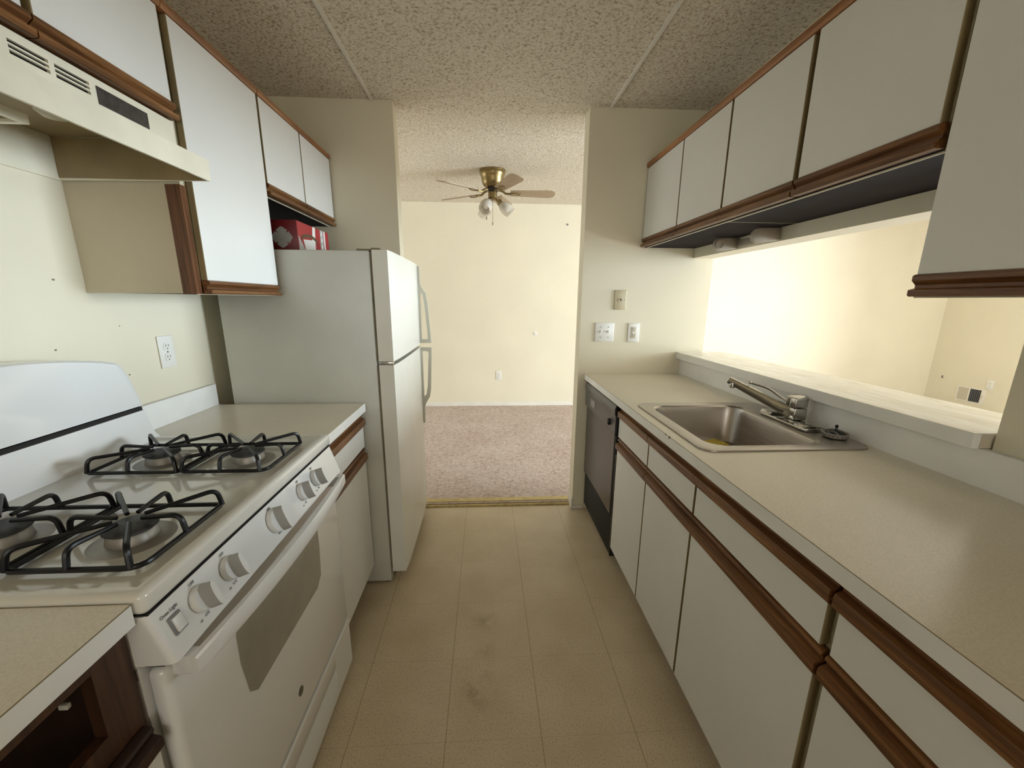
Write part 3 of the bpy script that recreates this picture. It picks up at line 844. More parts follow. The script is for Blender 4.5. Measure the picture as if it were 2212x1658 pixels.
# ------------------------------------------------------------------ refrigerator
fr = thing('refrigerator', 'white top-freezer refrigerator standing beside the doorway', 'refrigerator', (-0.76, 2.11, 0))
FY0, FY1 = 1.768, 2.455
g = G().box(-1.085, -0.468, FY0, FY1, 0.012, 1.545, bev=0.005)
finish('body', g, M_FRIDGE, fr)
finish('gasket', G().box(-0.4678, -0.459, FY0 + 0.010, FY1 - 0.01, 0.09, 1.075).box(-0.4678, -0.459, FY0 + 0.010, FY1 - 0.01, 1.100, 1.535), M_GASKET, fr)
XFD = -0.390
FD1 = 2.505
def fdoor(name, z0, z1, hz0, hz1, flip):
    # gently bowed front
    n_ = 10
    prof = []
    for i in range(n_ + 1):
        q = i / n_; y = FY0 + q * (FD1 - FY0)
        prof.append((XFD - 0.004 + 0.006 * math.sin(PI * min(1, max(0, q))) ** 0.5 if 0 < i < n_ else XFD - 0.006, y))
    prof = [(-0.4585, FY0)] + prof + [(-0.4585, FD1)]
    d = finish(name, G().prism(prof, 'Z', z0, z1), M_FDOOR, fr)
    # handle on the far (opening) edge; vertical bowed strap
    yh = FD1 - 0.018
    path = [(XFD - 0.004, hz0), (XFD + 0.006, hz0), (XFD + 0.010, hz0 + 0.10 * (1 if flip > 0 else 0.02)), ]
    a, b = (hz0, hz1)
    if flip > 0:      # freezer: long flange on top, hook at the bottom
        pts = [(XFD + 0.006, b), (XFD + 0.007, b - 0.11), (XFD + 0.040, b - 0.165), (XFD + 0.048, b - 0.26), (XFD + 0.052, a + 0.02), (XFD + 0.052, a)]
        inn = [(XFD - 0.006, b), (XFD - 0.006, a), (XFD + 0.052, a), (XFD + 0.050, a + 0.018), (XFD + 0.012, a + 0.022)]
        poly = [(XFD - 0.006, b), (XFD + 0.008, b), (XFD + 0.010, b - 0.10), (XFD + 0.022, b - 0.125), (XFD + 0.040, b - 0.150), (XFD + 0.050, b - 0.22), (XFD + 0.060, a + 0.05), (XFD + 0.062, a), (XFD - 0.006, a)]
        hole = (XFD + 0.004, XFD + 0.044)
        outer = poly; hole = [(XFD + 0.006, b - 0.140), (XFD + 0.022, b - 0.160), (XFD + 0.031, b - 0.22), (XFD + 0.044, a + 0.03), (XFD + 0.038, a + 0.022), (XFD + 0.006, a + 0.020)]
    else:
        outer = [(XFD - 0.006, b), (XFD + 0.062, b), (XFD + 0.060, b - 0.05), (XFD + 0.050, a + 0.22), (XFD + 0.040, a + 0.165), (XFD + 0.018, a + 0.13), (XFD + 0.008, a + 0.10), (XFD + 0.006, a), (XFD - 0.006, a)]
        hole = [(XFD + 0.006, a + 0.165), (XFD + 0.022, a + 0.185), (XFD + 0.031, a + 0.235), (XFD + 0.044, b - 0.03), (XFD + 0.038, b - 0.022), (XFD + 0.006, b - 0.02)]
    # triangulate outline with hole
    g = G(); bm = g.bm
    def ring(pl, y): return [bm.verts.new((x, y, z)) for x, z in pl]
    oa = ring(outer, yh); ia = ring(hole, yh)
    eo = [bm.edges.new((oa[i], oa[(i + 1) % len(oa)])) for i in range(len(oa))]
    ei = [bm.edges.new((ia[i], ia[(i + 1) % len(ia)])) for i in range(len(ia))]
    res = bmesh.ops.triangle_fill(bm, edges=eo + ei, use_beauty=True)
    faces = [f for f in res['geom'] if isinstance(f, bmesh.types.BMFace)]
    ex = bmesh.ops.extrude_face_region(bm, geom=faces)
    bmesh.ops.translate(bm, vec=(0, 0.022, 0), verts=[v for v in ex['geom'] if isinstance(v, bmesh.types.BMVert)])
    bmesh.ops.recalc_face_normals(bm, faces=bm.faces[:])
    finish('handle', g, M_FHAND, d)
    return d
fdoor('freezer_door', 1.094, 1.548, 1.100, 1.540, 1)
fdoor('fridge_door', 0.066, 1.078, 0.600, 1.072, -1)
finish('middle_hinge', G().box(-0.462, -0.400, FY0 + 0.004, FY0 + 0.05, 1.0795, 1.092, bev=0.002), M_CHROME, fr)
finish('hinge_cover', G().box(-0.462, -0.425, FY0 + 0.004, FY0 + 0.05, 1.5485, 1.556, bev=0.002).box(-0.52, -0.462, FY0 + 0.01, FY0 + 0.045, 1.5455, 1.552), M_GASKET, fr)
finish('kick_plate', G().box(-0.47, -0.462, FY0 + 0.03, FY1 - 0.03, 0.012, 0.066), M_GASKET, fr)
finish('foot', G().lathe([(0, 0), (0.014, 0), (0.014, 0.012), (0, 0.012)], (-0.49, FY0 + 0.03, 0), (0, 0, 1), 16), M_BLACK, fr)
finish('foot', G().lathe([(0, 0), (0.014, 0), (0.014, 0.012), (0, 0.012)], (-0.49, FY1 - 0.03, 0), (0, 0, 1), 16), M_BLACK, fr)
finish('foot', G().lathe([(0, 0), (0.014, 0), (0.014, 0.012), (0, 0.012)], (-1.05, FY0 + 0.03, 0), (0, 0, 1), 16), M_BLACK, fr)
finish('foot', G().lathe([(0, 0), (0.014, 0), (0.014, 0.012), (0, 0.012)], (-1.05, FY1 - 0.03, 0), (0, 0, 1), 16), M_BLACK, fr)

# ------------------------------------------------------------------ red carton on the refrigerator
BX0, BX1, BY0, BY1, BZ0, BZ1 = -1.05, -0.782, 1.862, 2.215, 1.5452, 1.672
cb = thing('drinks_carton', 'red printed drinks carton with a silver cross emblem on top of the refrigerator', 'box', ((BX0 + BX1) / 2, (BY0 + BY1) / 2, BZ0))
finish('carton_body', G().box(BX0, BX1, BY0, BY1, BZ0, BZ1, bev=0.002), M_REDD, cb)
# side panel artwork (faces the aisle)
finish('side_panel', G().box(BX1, BX1 + 0.0008, BY0 + 0.003, BY1 - 0.003, BZ0 + 0.002, BZ1 - 0.002), M_RED, cb)
def sidepoly(name, pts, mat, lift=0.0012):
    w = BY1 - BY0; h = BZ1 - BZ0
    finish(name, G().prism([(BY0 + w * a, BZ0 + h * b) for a, b in pts], 'X', BX1 + 0.0006, BX1 + lift), mat, cb)
sidepoly('white_stripe', [(0.38, 0.02), (0.46, 0.98), (0.54, 0.98), (0.50, 0.02)], M_WHITEP)
sidepoly('grey_stripe', [(0.68, 0.02), (0.70, 0.98), (0.80, 0.98), (0.80, 0.02)], M_SILVER)
sidepoly('white_stripe', [(0.82, 0.02), (0.82, 0.98), (0.87, 0.98), (0.87, 0.02)], M_WHITEP)
sidepoly('grey_shape', [(0.02, 0.02), (0.02, 0.55), (0.22, 0.02)], M_SILVER, 0.0014)
sidepoly('white_shape', [(0.15, 0.45), (0.44, 0.52), (0.40, 0.18), (0.30, 0.02), (0.22, 0.02)], M_WHITEP, 0.0016)
arch = [(0.10 + 0.30 * (1 - math.cos(PI * i / 8)) / 1.2, 0.48 + 0.20 * math.sin(PI * i / 8)) for i in range(9)]
arch2 = [(a, b - 0.11) for a, b in reversed(arch)]
sidepoly('brown_arc', arch + arch2, M_BROWNP, 0.0018)
for k in range(4):
    zz = 0.16 + 0.23 * k
    pts = [(0.74 + 0.022 * math.cos(2 * PI * i / 12), zz + 0.085 * math.sin(2 * PI * i / 12)) for i in range(12)]
    sidepoly('white_oval', pts, M_WHITEP, 0.0020)
# silver cross emblem on the near end
ex, ez, R = -0.845, BZ0 + 0.058, 0.043
pts = []
for q in range(4):
    a0 = q * PI / 2
    for (r, da) in ((0.56, -45), (0.88, -39), (0.84, -33), (0.86, -22), (0.93, -11), (1.0, 0), (0.93, 11), (0.86, 22), (0.84, 33), (0.88, 39)):
        a = a0 + math.radians(da)
        pts.append((ex + R * r * math.cos(a), ez + R * r * math.sin(a)))
finish('cross_emblem', G().prism(pts, 'Y', BY0 - 0.001, BY0 + 0.0003), M_SILVER, cb)

# ------------------------------------------------------------------ right base run
XRB = 0.632
base_cab('base_cabinet', 'two-door white sink base cabinet next to the dishwasher', -1, XR - 0.02, XRB, 1.108, 1.838, [(1.108, 1.472), (1.474, 1.838)])
base_cab('base_cabinet', 'wide single-door white base cabinet with pull rails in the middle of the right-hand run', -1, XR - 0.02, XRB, 0.606, 1.104, [(0.612, 1.104)], ext=-0.004)
base_cab('base_cabinet', 'white base cabinet nearest the camera at the lower right corner', -1, XR - 0.02, XRB, -0.60, 0.597, [(-0.10, 0.595)], ext=-0.004)

dw = thing('dishwasher', 'black and grey built-in dishwasher below the worktop near the doorway', 'dishwasher', (0.9, 2.13, 0))
DY0, DY1 = 1.848, 2.440
finish('tub', G().box(0.665, XR - 0.03, DY0, DY1, 0.09, 0.865), M_BLACK, dw)
dd = finish('door', G().box(0.632, 0.6645, DY0 + 0.010, DY1, 0.275, 0.722, bev=0.003), M_DWK, dw)
finish('door_panel', G().box(0.6305, 0.6325, DY0 + 0.035, DY1 - 0.018, 0.285, 0.715), M_DWD, dd)
cpn = finish('control_panel', G().prism([(0.6645, 0.722), (0.622, 0.722), (0.618, 0.728), (0.618, 0.815), (0.614, 0.822), (0.612, 0.850), (0.620, 0.866), (0.6645, 0.868)], 'Y', DY0 + 0.004, DY1), M_DWG, dw)
finish('latch_recess', G().box(0.6135, 0.619, 2.06, 2.34, 0.822, 0.832), M_BLACK, cpn)
finish('dial', G().lathe([(0, 0), (0.017, 0), (0.017, 0.010), (0.012, 0.014), (0, 0.014)], (0.618, 1.935, 0.765), (-1, 0, 0), 24), M_BLACK, cpn)
finish('button_panel', G().box(0.6165, 0.6182, 2.22, 2.31, 0.752, 0.792), simple('dw_button', (0.24, 0.23, 0.225), 0.3), cpn)
finish('side_strip', G().box(0.618, 0.664, DY0 - 0.002, DY0 + 0.0035, 0.720, 0.868), M_BLACK, cpn)
finish('kick_panel', G().box(0.640, 0.6645, DY0 + 0.004, DY1, 0.055, 0.262, bev=0.002), M_DWK, dw)
finish('door_hinge', G().box(0.634, 0.645, DY0 + 0.003, DY0 + 0.010, 0.60, 0.62), M_BRASS, dw)
finish('door_edge', G().box(0.634, 0.664, DY0 + 0.001, DY0 + 0.0095, 0.06, 0.60), M_BLACK, dw)

# worktop with a sink cut-out
wr = worktop('worktop', 'long almond laminate worktop holding the sink on the right', 0.609, 1.205, -0.6, YP)
CX0, CX1, CY0, CY1 = 0.680, 1.165, 1.145, 1.675
def frame_boxes(z0, z1, x0, x1, y0, y1):
    return G().box(x0, CX0, y0, y1, z0, z1).box(CX1, x1, y0, y1, z0, z1).box(CX0, CX1, y0, CY0, z0, z1).box(CX0, CX1, CY1, y1, z0, z1)
finish('top_surface', frame_boxes(0.912, 0.9145, 0.6105, 1.2045, -0.60, YP - 0.001), M_TOP, wr, smooth=False)
finish('substrate', frame_boxes(0.880, 0.9118, 0.630, 1.2045, -0.60, YP - 0.001), M_BODY, wr, smooth=False)
finish('front_edge', G().box(0.609, 0.629, -0.60, YP - 0.001, 0.879, 0.9138, bev=0.001, seg=1), M_ALM, wr)
finish('backsplash', G().box(1.205, XR - 0.0005, -0.60, YP - 0.001, 0.880, 1.0085, bev=0.001, seg=1), M_ALM, wr)
finish('seam_line', G().box(0.6088, 0.6104, -0.60, YP - 0.001, 0.9139, 0.9146), M_EDGE, wr, smooth=False)
finish('edge_chip', G().box(0.6085, 0.612, 1.258, 1.268, 0.9085, 0.9148).box(0.6085, 0.611, 1.288, 1.294, 0.911, 0.9148), M_WOODD, wr)

# bar ledge on the half wall
bl = thing('bar_ledge', 'raised marbled bar ledge capping the half wall of the pass-through', 'ledge', (1.32, 1.67, 1.009))
g = G().box(1.178, 1.470, 0.874, YP - 0.001, 1.0455, 1.0485)
finish('top_surface', g, M_LEDGE, bl)
finish('edge_band', G().box(1.176, 1.196, 0.8735, YP - 0.001, 1.0098, 1.0472, bev=0.001, seg=1), M_ALM, bl)
finish('core', G().box(1.1965, 1.468, 0.874, YP - 0.001, 1.0098, 1.0452), M_BODY, bl)

# ------------------------------------------------------------------ sink
sk = thing('sink', 'stainless steel single-bowl drop-in sink set in the right worktop', 'sink', (0.92, 1.41, 0.75))
def rrect(x0, x1, y0, y1, r, z, n=7):
    out = []
    for cx, cy_, a0 in ((x1 - r, y1 - r, 0), (x0 + r, y1 - r, 90), (x0 + r, y0 + r, 180), (x1 - r, y0 + r, 270)):
        for k in range(n + 1):
            a = math.radians(a0 + 90 * k / n); out.append(Vector((cx + r * math.cos(a), cy_ + r * math.sin(a), z)))
    return out
rings = [rrect(0.650, 1.192, 1.116, 1.700, 0.045, 0.9146), rrect(0.652, 1.190, 1.118, 1.698, 0.045, 0.9185), rrect(0.664, 1.180, 1.130, 1.686, 0.05, 0.9195),
         rrect(0.694, 1.082, 1.160, 1.656, 0.062, 0.9175), rrect(0.700, 1.076, 1.166, 1.650, 0.060, 0.912), rrect(0.706, 1.070, 1.172, 1.644, 0.058, 0.890),
         rrect(0.716, 1.060, 1.182, 1.634, 0.055, 0.795), rrect(0.730, 1.046, 1.196, 1.620, 0.05, 0.768), rrect(0.755, 1.020, 1.22, 1.595, 0.045, 0.758)]
g = G(); bm = g.bm
RV = [[bm.verts.new(v) for v in rg_] for rg_ in rings]
fsn = []
for a, b in zip(RV, RV[1:]):
    for k in range(len(a)): fsn.append(bm.faces.new((a[k], a[(k + 1) % len(a)], b[(k + 1) % len(a)], b[k])))
fsn.append(bm.faces.new(RV[-1]))
bmesh.ops.recalc_face_normals(bm, faces=fsn)
bowl = finish('basin', g, M_STEEL, sk)
sm_ = bowl.modifiers.new('thickness', 'SOLIDIFY'); sm_.thickness = 0.0012; sm_.offset = 1
finish('drain', G().lathe([(0, 0.0015), (0.022, 0.001), (0.034, 0.003), (0.040, 0.003), (0.042, 0)], (0.90, 1.40, 0.758), (0, 0, 1), 28), M_CHROME, sk)

fc = thing('kitchen_faucet', 'chrome single-lever faucet with a long straight spout on the sink deck', 'faucet', (1.130, 1.40, 0.919))
# base plate
g = G().prism([(1.094, 1.275), (1.150, 1.275), (1.160, 1.30), (1.160, 1.50), (1.150, 1.525), (1.094, 1.525), (1.086, 1.50), (1.086, 1.30)], 'Z', 0.9196, 0.930, bev=0.003)
finish('deck_plate', g, M_CHROME, fc)
finish('end_cap', G().prism([(1.092, 0.930), (1.154, 0.930), (1.148, 0.940), (1.100, 0.940)], 'Y', 1.283, 1.335, bev=0.002), M_CHROME, fc)
finish('end_cap', G().prism([(1.092, 0.930), (1.154, 0.930), (1.148, 0.940), (1.100, 0.940)], 'Y', 1.462, 1.518, bev=0.002), M_CHROME, fc)
BXF, BYF = 1.150, 1.405
finish('faucet_body', G().box(BXF - 0.026, BXF + 0.024, BYF - 0.026, BYF + 0.026, 0.930, 0.975, bev=0.004, seg=3), M_CHROME, fc)
cap = finish('lever_cap', G().prism([(BXF - 0.027, 0.977), (BXF + 0.024, 0.977), (BXF + 0.024, 1.012), (BXF + 0.008, 1.022), (BXF - 0.027, 1.012)], 'Y', BYF - 0.025, BYF + 0.025, bev=0.004, seg=3), M_CHROME, fc)
finish('lever', G().tube(bez([(BXF - 0.020, BYF + 0.015, 0.988), (1.112, 1.452, 1.006, 0.012), (1.088, 1.482, 1.030, 0.02), (1.045, 1.528, 1.042)], 6), 0.0042, 10).sphere((1.043, 1.530, 1.043), 0.006, 12), M_CHROME, cap)
sp0, sp1 = Vector((1.138, 1.415, 0.952)), Vector((0.975, 1.563, 1.048))
d = (sp1 - sp0); L = d.length
g = G()
vs = []
for (t_, w, h) in ((0, 0.019, 0.022), (0.15, 0.015, 0.018), (0.9, 0.0105, 0.013), (1.0, 0.010, 0.012)):
    c = sp0 + d * t_; side = Vector((-d.y, d.x, 0)).normalized(); upv = side.cross(d.normalized()) * -1
    if upv.z < 0: upv = -upv
    vs.append([c + side * a * w + upv * b * h for a, b in ((-1, -0.6), (-1, 0.6), (-0.7, 1), (0.7, 1), (1, 0.6), (1, -0.6), (0.7, -1), (-0.7, -1))])
flat = [v for r__ in vs for v in r__]
fs = [tuple(range(8))] + [(i * 8 + k, i * 8 + (k + 1) % 8, (i + 1) * 8 + (k + 1) % 8, (i + 1) * 8 + k) for i in range(3) for k in range(8)] + [tuple(range(31, 23, -1))]
g._add(flat, fs)
spt = finish('spout', g, M_CHROME, fc)
finish('aerator', G().lathe([(0, 0), (0.0105, 0), (0.0115, 0.014), (0.0105, 0.020), (0, 0.020)], (0.985, 1.553, 1.018), (0, 0, 1), 20), M_CHROME, spt)

sn = thing('sink_strainer', 'perforated metal strainer basket with a black rubber knob on the sink deck', 'strainer', (1.158, 1.235, 0.919))
# sits in the rear corner of the deck
g = G().lathe([(0, 0), (0.024, 0), (0.034, 0.004), (0.036, 0.014), (0.038, 0.016), (0.036, 0.018), (0.030, 0.012), (0, 0.012)], (1.150, 1.222, 0.9197), (0, 0, 1), 36)
finish('basket', g, M_ALU, sn)
g = G()
for k in range(18):
    a = 2 * PI * k / 18
    g.sphere((1.150 + 0.0347 * math.cos(a), 1.222 + 0.0347 * math.sin(a), 0.9285), 0.0019, 6)
finish('perforation', g, M_VOID, sn)
finish('rubber_stopper', G().lathe([(0, 0.013), (0.028, 0.013), (0.026, 0.020), (0.018, 0.025), (0.005, 0.027), (0.0035, 0.034), (0.0055, 0.038), (0.003, 0.043), (0, 0.044)], (1.150, 1.222, 0.9197), (0, 0, 1), 28), M_BLACK, sn)

o = finish('sponge', G().box(-0.042, 0.042, -0.036, 0.036, 0, 0.024, bev=0.004), M_SPONGE)
bmx = Matrix.Rotation(math.radians(20), 3, 'Z')
for v in o.data.vertices: v.co = bmx @ v.co
o.location = (0.945, 1.555, 0.7625)
tag(o, 'yellow rectangular sponge lying in the stainless sink', 'sponge')

# ------------------------------------------------------------------ paper towel holder under the header
ph = thing('towel_holder', 'almond plastic two-arm paper towel holder screwed under the right wall cabinets', 'towel holder', (1.225, 1.93, 1.60))
def arm(y, inner):
    pts = [(1.2247, 1.604), (1.2247, 1.652)]
    for k in range(9):
        a = math.radians(90 + 180 * k / 8); pts.append((1.128 + 0.029 * math.cos(a), 1.620 + 0.029 * math.sin(a)))
    a_ = finish('arm', G().prism(pts, 'Y', y - 0.007, y + 0.007, bev=0.002), M_TAN, ph)
    if inner:
        finish('socket', G().lathe([(0.020, 0), (0.020, 0.006), (0.015, 0.006), (0.013, 0.002), (0, 0.002)], (1.128, y - 0.007, 1.620), (0, -1, 0), 28), M_TAN, a_)
    return a_
arm(2.035, True)
arm(1.745, False)
finish('mounting_base', G().box(1.214, 1.2247, 1.7525, 2.0275, 1.610, 1.640, bev=0.002), M_TAN, ph)

# ------------------------------------------------------------------ wall plates
def plate(name, label, cat, o, u, n, w, h, mat, kind, group=None):
    """o = centre on the wall, u = right-hand direction, n = wall normal"""
    t = thing(name, label, cat, o, group)
    v = Vector((0, 0, 1)); m = basis(o, u, v, n)
    finish('plate', G().box(-w / 2, w / 2, -h / 2, h / 2, 0.0003, 0.006, bev=0.0025, seg=3).xf(m), mat, t)
    def slots(cz):
        finish('slots', G().box(-0.0075, -0.0050, cz - 0.001, cz + 0.007, 0.0071, 0.0086).box(0.0050, 0.0075, cz - 0.001, cz + 0.007, 0.0071, 0.0086)
               .box(-0.0022, 0.0022, cz - 0.0095, cz - 0.0055, 0.0071, 0.0086).xf(m), M_VOID, t)
    if kind == 'duplex':
        for cz in (-0.0195, 0.0195):
            g = G().lathe([(0, 0.0085), (0.0165, 0.0085), (0.0172, 0.006)], (0, 0, 0), (0, 0, 1), 24)
            for vv in g.bm.verts: vv.co.y = max(-0.0135, min(0.0135, vv.co.y)) + cz
            finish('receptacle', g.xf(m), mat, t); slots(cz)
        finish('screw', G().lathe([(0, 0.0085), (0.003, 0.008), (0.003, 0.0058)], (0, 0, 0), (0, 0, 1), 12).xf(m), M_GREYP, t)
    elif kind == 'gfci':
        finish('receptacle', G().box(-0.0165, 0.0165, -0.034, 0.034, 0.0058, 0.0085, bev=0.001).xf(m), M_IVORY, t)
        slots(0.020); slots(-0.018)
        finish('reset_button', G().box(-0.008, 0.008, -0.003, 0.003, 0.0086, 0.0100).xf(m), mat, t)
    elif kind == 'switch2':
        for cx in (-0.023, 0.023):
            finish('toggle', G().box(cx - 0.005, cx + 0.005, -0.012, 0.012, 0.0058, 0.0065).box(cx - 0.0035, cx + 0.0035, -0.002, 0.010, 0.0065, 0.016, bev=0.001).xf(m), mat, t)
            for cz in (-0.030, 0.030):
                finish('screw', G().lathe([(0, 0.0075), (0.003, 0.007), (0.003, 0.0058)], (cx, cz, 0), (0, 0, 1), 10).xf(m), M_GREYP, t)
    elif kind == 'jack':
        finish('jack_ring', G().lathe([(0.013, 0.0058), (0.013, 0.0085), (0.009, 0.0085), (0.009, 0.0062), (0, 0.0062)], (0, 0, 0), (0, 0, 1), 24).xf(m), mat, t)
        finish('jack_hole', G().box(-0.003, 0.003, -0.002, 0.006, 0.0063, 0.0075).xf(m), M_VOID, t)
        for cx in (-0.026, 0.026):
            finish('screw', G().lathe([(0, 0.0072), (0.0025, 0.007), (0.0025, 0.0058)], (cx, 0, 0), (0, 0, 1), 10).xf(m), M_GREYP, t)
    return t
plate('wall_outlet', 'white duplex outlet on the left kitchen wall above the short worktop', 'outlet', (XL, 1.541, 1.165), (0, 1, 0), (1, 0, 0), 0.070, 0.114, M_PLATE, 'duplex', 'wall outlets')
plate('wall_outlet', 'white outlet with reset button on the partition, right of the light switch', 'outlet', (0.897, YP, 1.166), (1, 0, 0), (0, -1, 0), 0.070, 0.114, M_PLATE, 'gfci', 'wall outlets')
plate('light_switch', 'white double toggle light switch plate on the partition right of the doorway', 'switch', (0.717, YP, 1.168), (1, 0, 0), (0, -1, 0), 0.116, 0.114, M_PLATE, 'switch2')
plate('phone_jack', 'beige phone jack plate mounted above the light switch', 'jack plate', (0.802, YP, 1.358), (1, 0, 0), (0, -1, 0), 0.072, 0.114, M_PLATEB, 'jack')
plate('wall_outlet', 'small white outlet low on the far wall seen through the doorway', 'outlet', (0.160, YF, 0.416), (1, 0, 0), (0, -1, 0), 0.070, 0.114, M_PLATE, 'duplex', 'wall outlets')
plate('wall_outlet', 'faint white outlet above the air vent on the far living-room wall', 'outlet', (XLIV, 4.445, 0.40), (0, -1, 0), (-1, 0, 0), 0.070, 0.114, M_PLATE, 'duplex', 'wall outlets')
o = finish('cable_jack', G().lathe([(0, 0.014), (0.007, 0.014), (0.009, 0.006), (0.024, 0.005), (0.026, 0)], (0.618, YF - 0.0003, 0.947), (0, -1, 0), 20), M_PLATE)
tag(o, 'small round white cable fitting on the far wall right of centre', 'fitting')
o = finish('wall_nail', G().lathe([(0, 0.010), (0.010, 0.009), (0.011, 0.004), (0.003, 0.003), (0.003, 0)], (0.977, YF - 0.0003, 2.225), (0, -1, 0), 10), M_GREYP)
tag(o, 'small nail head high on the far wall near the right doorway edge', 'nail')

# floor-level air register on the living-room wall
rv = thing('air_vent', 'cream wall register with one dark and one pale louvre panel seen over the ledge', 'vent', (XLIV, 4.61, 0.245))
m = basis((XLIV, 4.615, 0.245), (0, -1, 0), (0, 0, 1), (-1, 0, 0))
g = G()
W2, H2 = 0.150, 0.092
for a in ((-W2, W2, H2 - 0.014, H2), (-W2, W2, -H2, -H2 + 0.014), (-W2, -W2 + 0.014, -H2 + 0.014, H2 - 0.014), (W2 - 0.040, W2, -H2 + 0.014, H2 - 0.014), (-0.022, -0.008, -H2 + 0.014, H2 - 0.014)):
    g.box(*a, 0.0004, 0.008)
finish('frame', g.xf(m), M_TRIM, rv)
finish('backing', G().box(-0.008, W2 - 0.04, -H2 + 0.014, H2 - 0.014, 0.0004, 0.002).xf(m), M_VOID, rv)
finish('pale_panel', G().box(-W2 + 0.014, -0.022, -H2 + 0.014, H2 - 0.014, 0.0004, 0.003).xf(m), M_IVORY, rv)
g = G()
for k in range(11):
    z = -H2 + 0.022 + k * 0.0145; g.box(-0.008, W2 - 0.04, z, z + 0.003, 0.003, 0.007)
for k in range(6):
    x = 0.008 + k * 0.020; g.box(x, x + 0.002, -H2 + 0.014, H2 - 0.014, 0.003, 0.006)
finish('louvres', g.xf(m), M_GREYP, rv)
finish('lever', G().box(W2 - 0.026, W2 - 0.018, -0.02, 0.02, 0.008, 0.014).xf(m), M_IVORY, rv)
o = finish('cable_stub', G().tube(bez([(XLIV - 0.0005, 4.96, 0.40), (XLIV - 0.03, 4.955, 0.405, 0.01), (XLIV - 0.05, 4.93, 0.43)], 5), 0.006, 8), M_GREYP)
tag(o, 'short grey cable stub poking out of the living-room wall left of the vent', 'cable')

# small grease specks on the wall behind the range
for i, (y, z, r) in enumerate(((1.203, 1.40, 0.0035), (1.374, 1.267, 0.002), (1.164, 1.216, 0.003), (1.373, 1.111, 0.003))):
    o = finish('wall_speck', G().sphere((XL, y, z), r, 8, (0.25, 1.4, 0.8)), M_GASKET)
    tag(o, ['dark speck on the cream wall high above the left of the backguard', 'tiny dark speck on the cream wall left of the outlet',
            'dark speck on the cream wall just above the backguard', 'dark speck on the cream wall at the sloping end of the backguard'][i], 'speck', 'grease specks on the wall')

# ------------------------------------------------------------------ ceiling fan
FX, FY = 0.066, 3.745
FZ = dining_z(FY)
fan = thing('ceiling_fan', 'antique brass hugger ceiling fan with five tan blades and three glass shades', 'ceiling fan', (FX, FY, FZ))
finish('motor_housing', G().lathe([(0, 0), (0.108, 0), (0.112, -0.006), (0.112, -0.018), (0.104, -0.024), (0.104, -0.038), (0.098, -0.050), (0.092, -0.066), (0.090, -0.090), (0.080, -0.115), (0.060, -0.132), (0.034, -0.138), (0, -0.138)], (FX, FY, FZ), (0, 0, 1), 48), M_BRASS, fan)
finish('hub', G().lathe([(0, -0.138), (0.050, -0.139), (0.052, -0.160), (0.032, -0.164), (0, -0.164)], (FX, FY, FZ), (0, 0, 1), 32), M_BLACK, fan)
finish('switch_housing', G().lathe([(0, -0.164), (0.036, -0.165), (0.038, -0.170), (0.038, -0.214), (0.042, -0.220), (0.030, -0.232), (0, -0.236)], (FX, FY, FZ), (0, 0, 1), 32), M_BRASS, fan)
ZB = FZ - 0.172
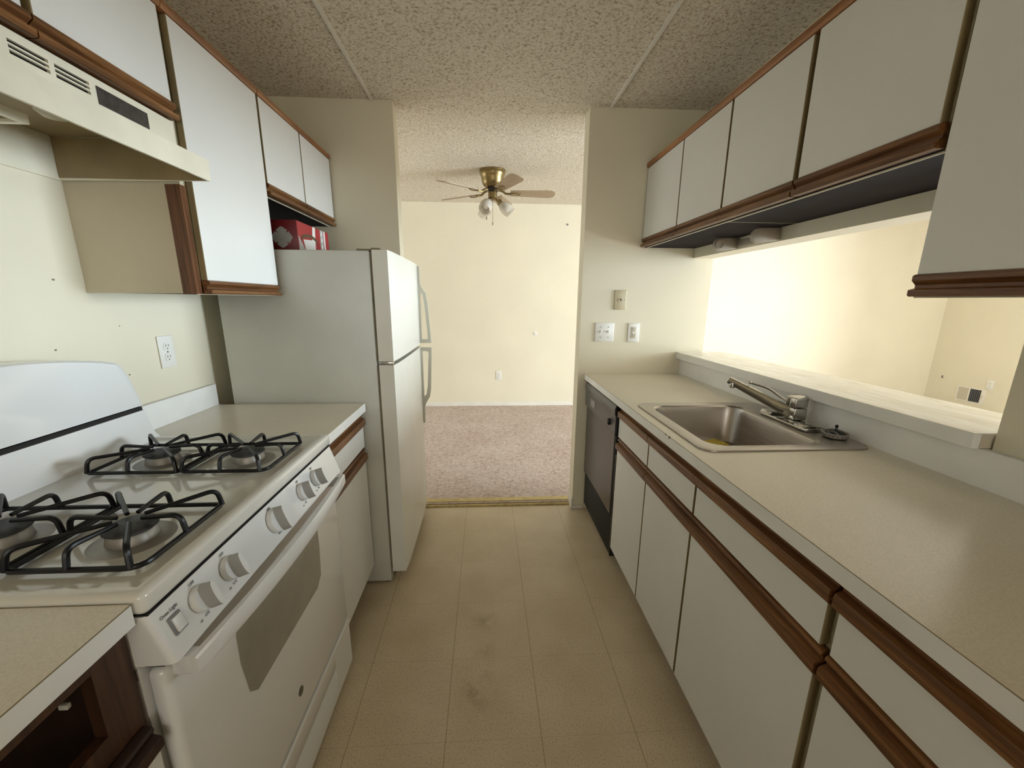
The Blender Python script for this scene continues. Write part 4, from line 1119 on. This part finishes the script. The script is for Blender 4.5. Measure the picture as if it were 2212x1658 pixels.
for k in range(5):
    a = math.radians(2 + 72 * k)
    R_ = Matrix.Translation((FX, FY, ZB)) @ Matrix.Rotation(a, 4, 'Z')
    tilt = Matrix.Translation((0.16, 0, 0)) @ Matrix.Rotation(math.radians(-13), 4, 'X') @ Matrix.Translation((-0.16, 0, 0))
    prof = [(0.150, -0.045), (0.150, 0.045), (0.46, 0.062), (0.500, 0.058), (0.525, 0.040), (0.532, 0.0), (0.525, -0.040), (0.500, -0.058), (0.46, -0.062)]
    bl_ = finish('blade', G().prism(prof, 'Z', -0.003, 0.003, bev=0.001, seg=1).xf(R_ @ tilt), M_BLADE, fan)
    g = G().tube(bez([(0.045, 0, 0.022), (0.085, 0, 0.014, 0.02), (0.11, 0, -0.006, 0.01), (0.155, 0, -0.006)], 5), [0.009] * 14, 8)
    ring = [(0.195 + 0.042 * math.cos(q * 2 * PI / 20), 0.026 * math.sin(q * 2 * PI / 20), -0.0065) for q in range(20)]
    g.tube(ring, 0.0045, 6, closed=True)
    finish('blade_iron', g.xf(R_ @ tilt if False else R_ @ Matrix.Rotation(0, 4, 'X')), M_BRASS, bl_)
for k, adeg in enumerate((-118, 2, 122)):
    a = math.radians(adeg)
    dirv = Vector((math.cos(a), math.sin(a), -0.85)).normalized()
    st = Vector((FX, FY, FZ - 0.222)) + Vector((math.cos(a), math.sin(a), 0)) * 0.030
    am = finish('lamp_arm', G().tube([st, st + dirv * 0.040], 0.012, 12).lathe([(0.012, 0), (0.024, 0.004), (0.026, 0.022), (0.022, 0.024), (0, 0.024)], st + dirv * 0.030, dirv, 24), M_BRASS, fan)
    o_ = st + dirv * 0.046
    finish('glass_shade', G().lathe([(0.022, 0.0), (0.028, 0.006), (0.044, 0.035), (0.052, 0.065), (0.050, 0.090), (0.046, 0.108), (0.049, 0.118),
                                     (0.047, 0.118), (0.044, 0.108), (0.048, 0.090), (0.050, 0.065), (0.042, 0.036), (0.026, 0.008), (0.020, 0.002)], o_, dirv, 32), M_GLASS, am)
    finish('bulb', G().lathe([(0.012, 0), (0.013, 0.020), (0.026, 0.045), (0.029, 0.062), (0.020, 0.082), (0, 0.090)], o_ + dirv * 0.004, dirv, 20), M_BULB, am)
finish('pull_chain', G().tube([(FX, FY - 0.02, FZ - 0.232), (FX, FY - 0.02, FZ - 0.405)], 0.0014, 6).lathe([(0, 0), (0.004, 0.004), (0.005, 0.014), (0.004, 0.026), (0, 0.030)], (FX, FY - 0.02, FZ - 0.434), (0, 0, 1), 12), M_BRASS, fan)
finish('pull_chain', G().tube([(FX - 0.052, FY - 0.03, FZ - 0.30), (FX - 0.052, FY - 0.03, FZ - 0.365)], 0.0014, 6).lathe([(0, 0), (0.004, 0.004), (0.005, 0.014), (0.004, 0.026), (0, 0.030)], (FX - 0.052, FY - 0.03, FZ - 0.394), (0, 0, 1), 12).tube([(FX - 0.03, FY - 0.02, FZ - 0.225), (FX - 0.052, FY - 0.03, FZ - 0.30)], 0.0014, 6), M_BRASS, fan)
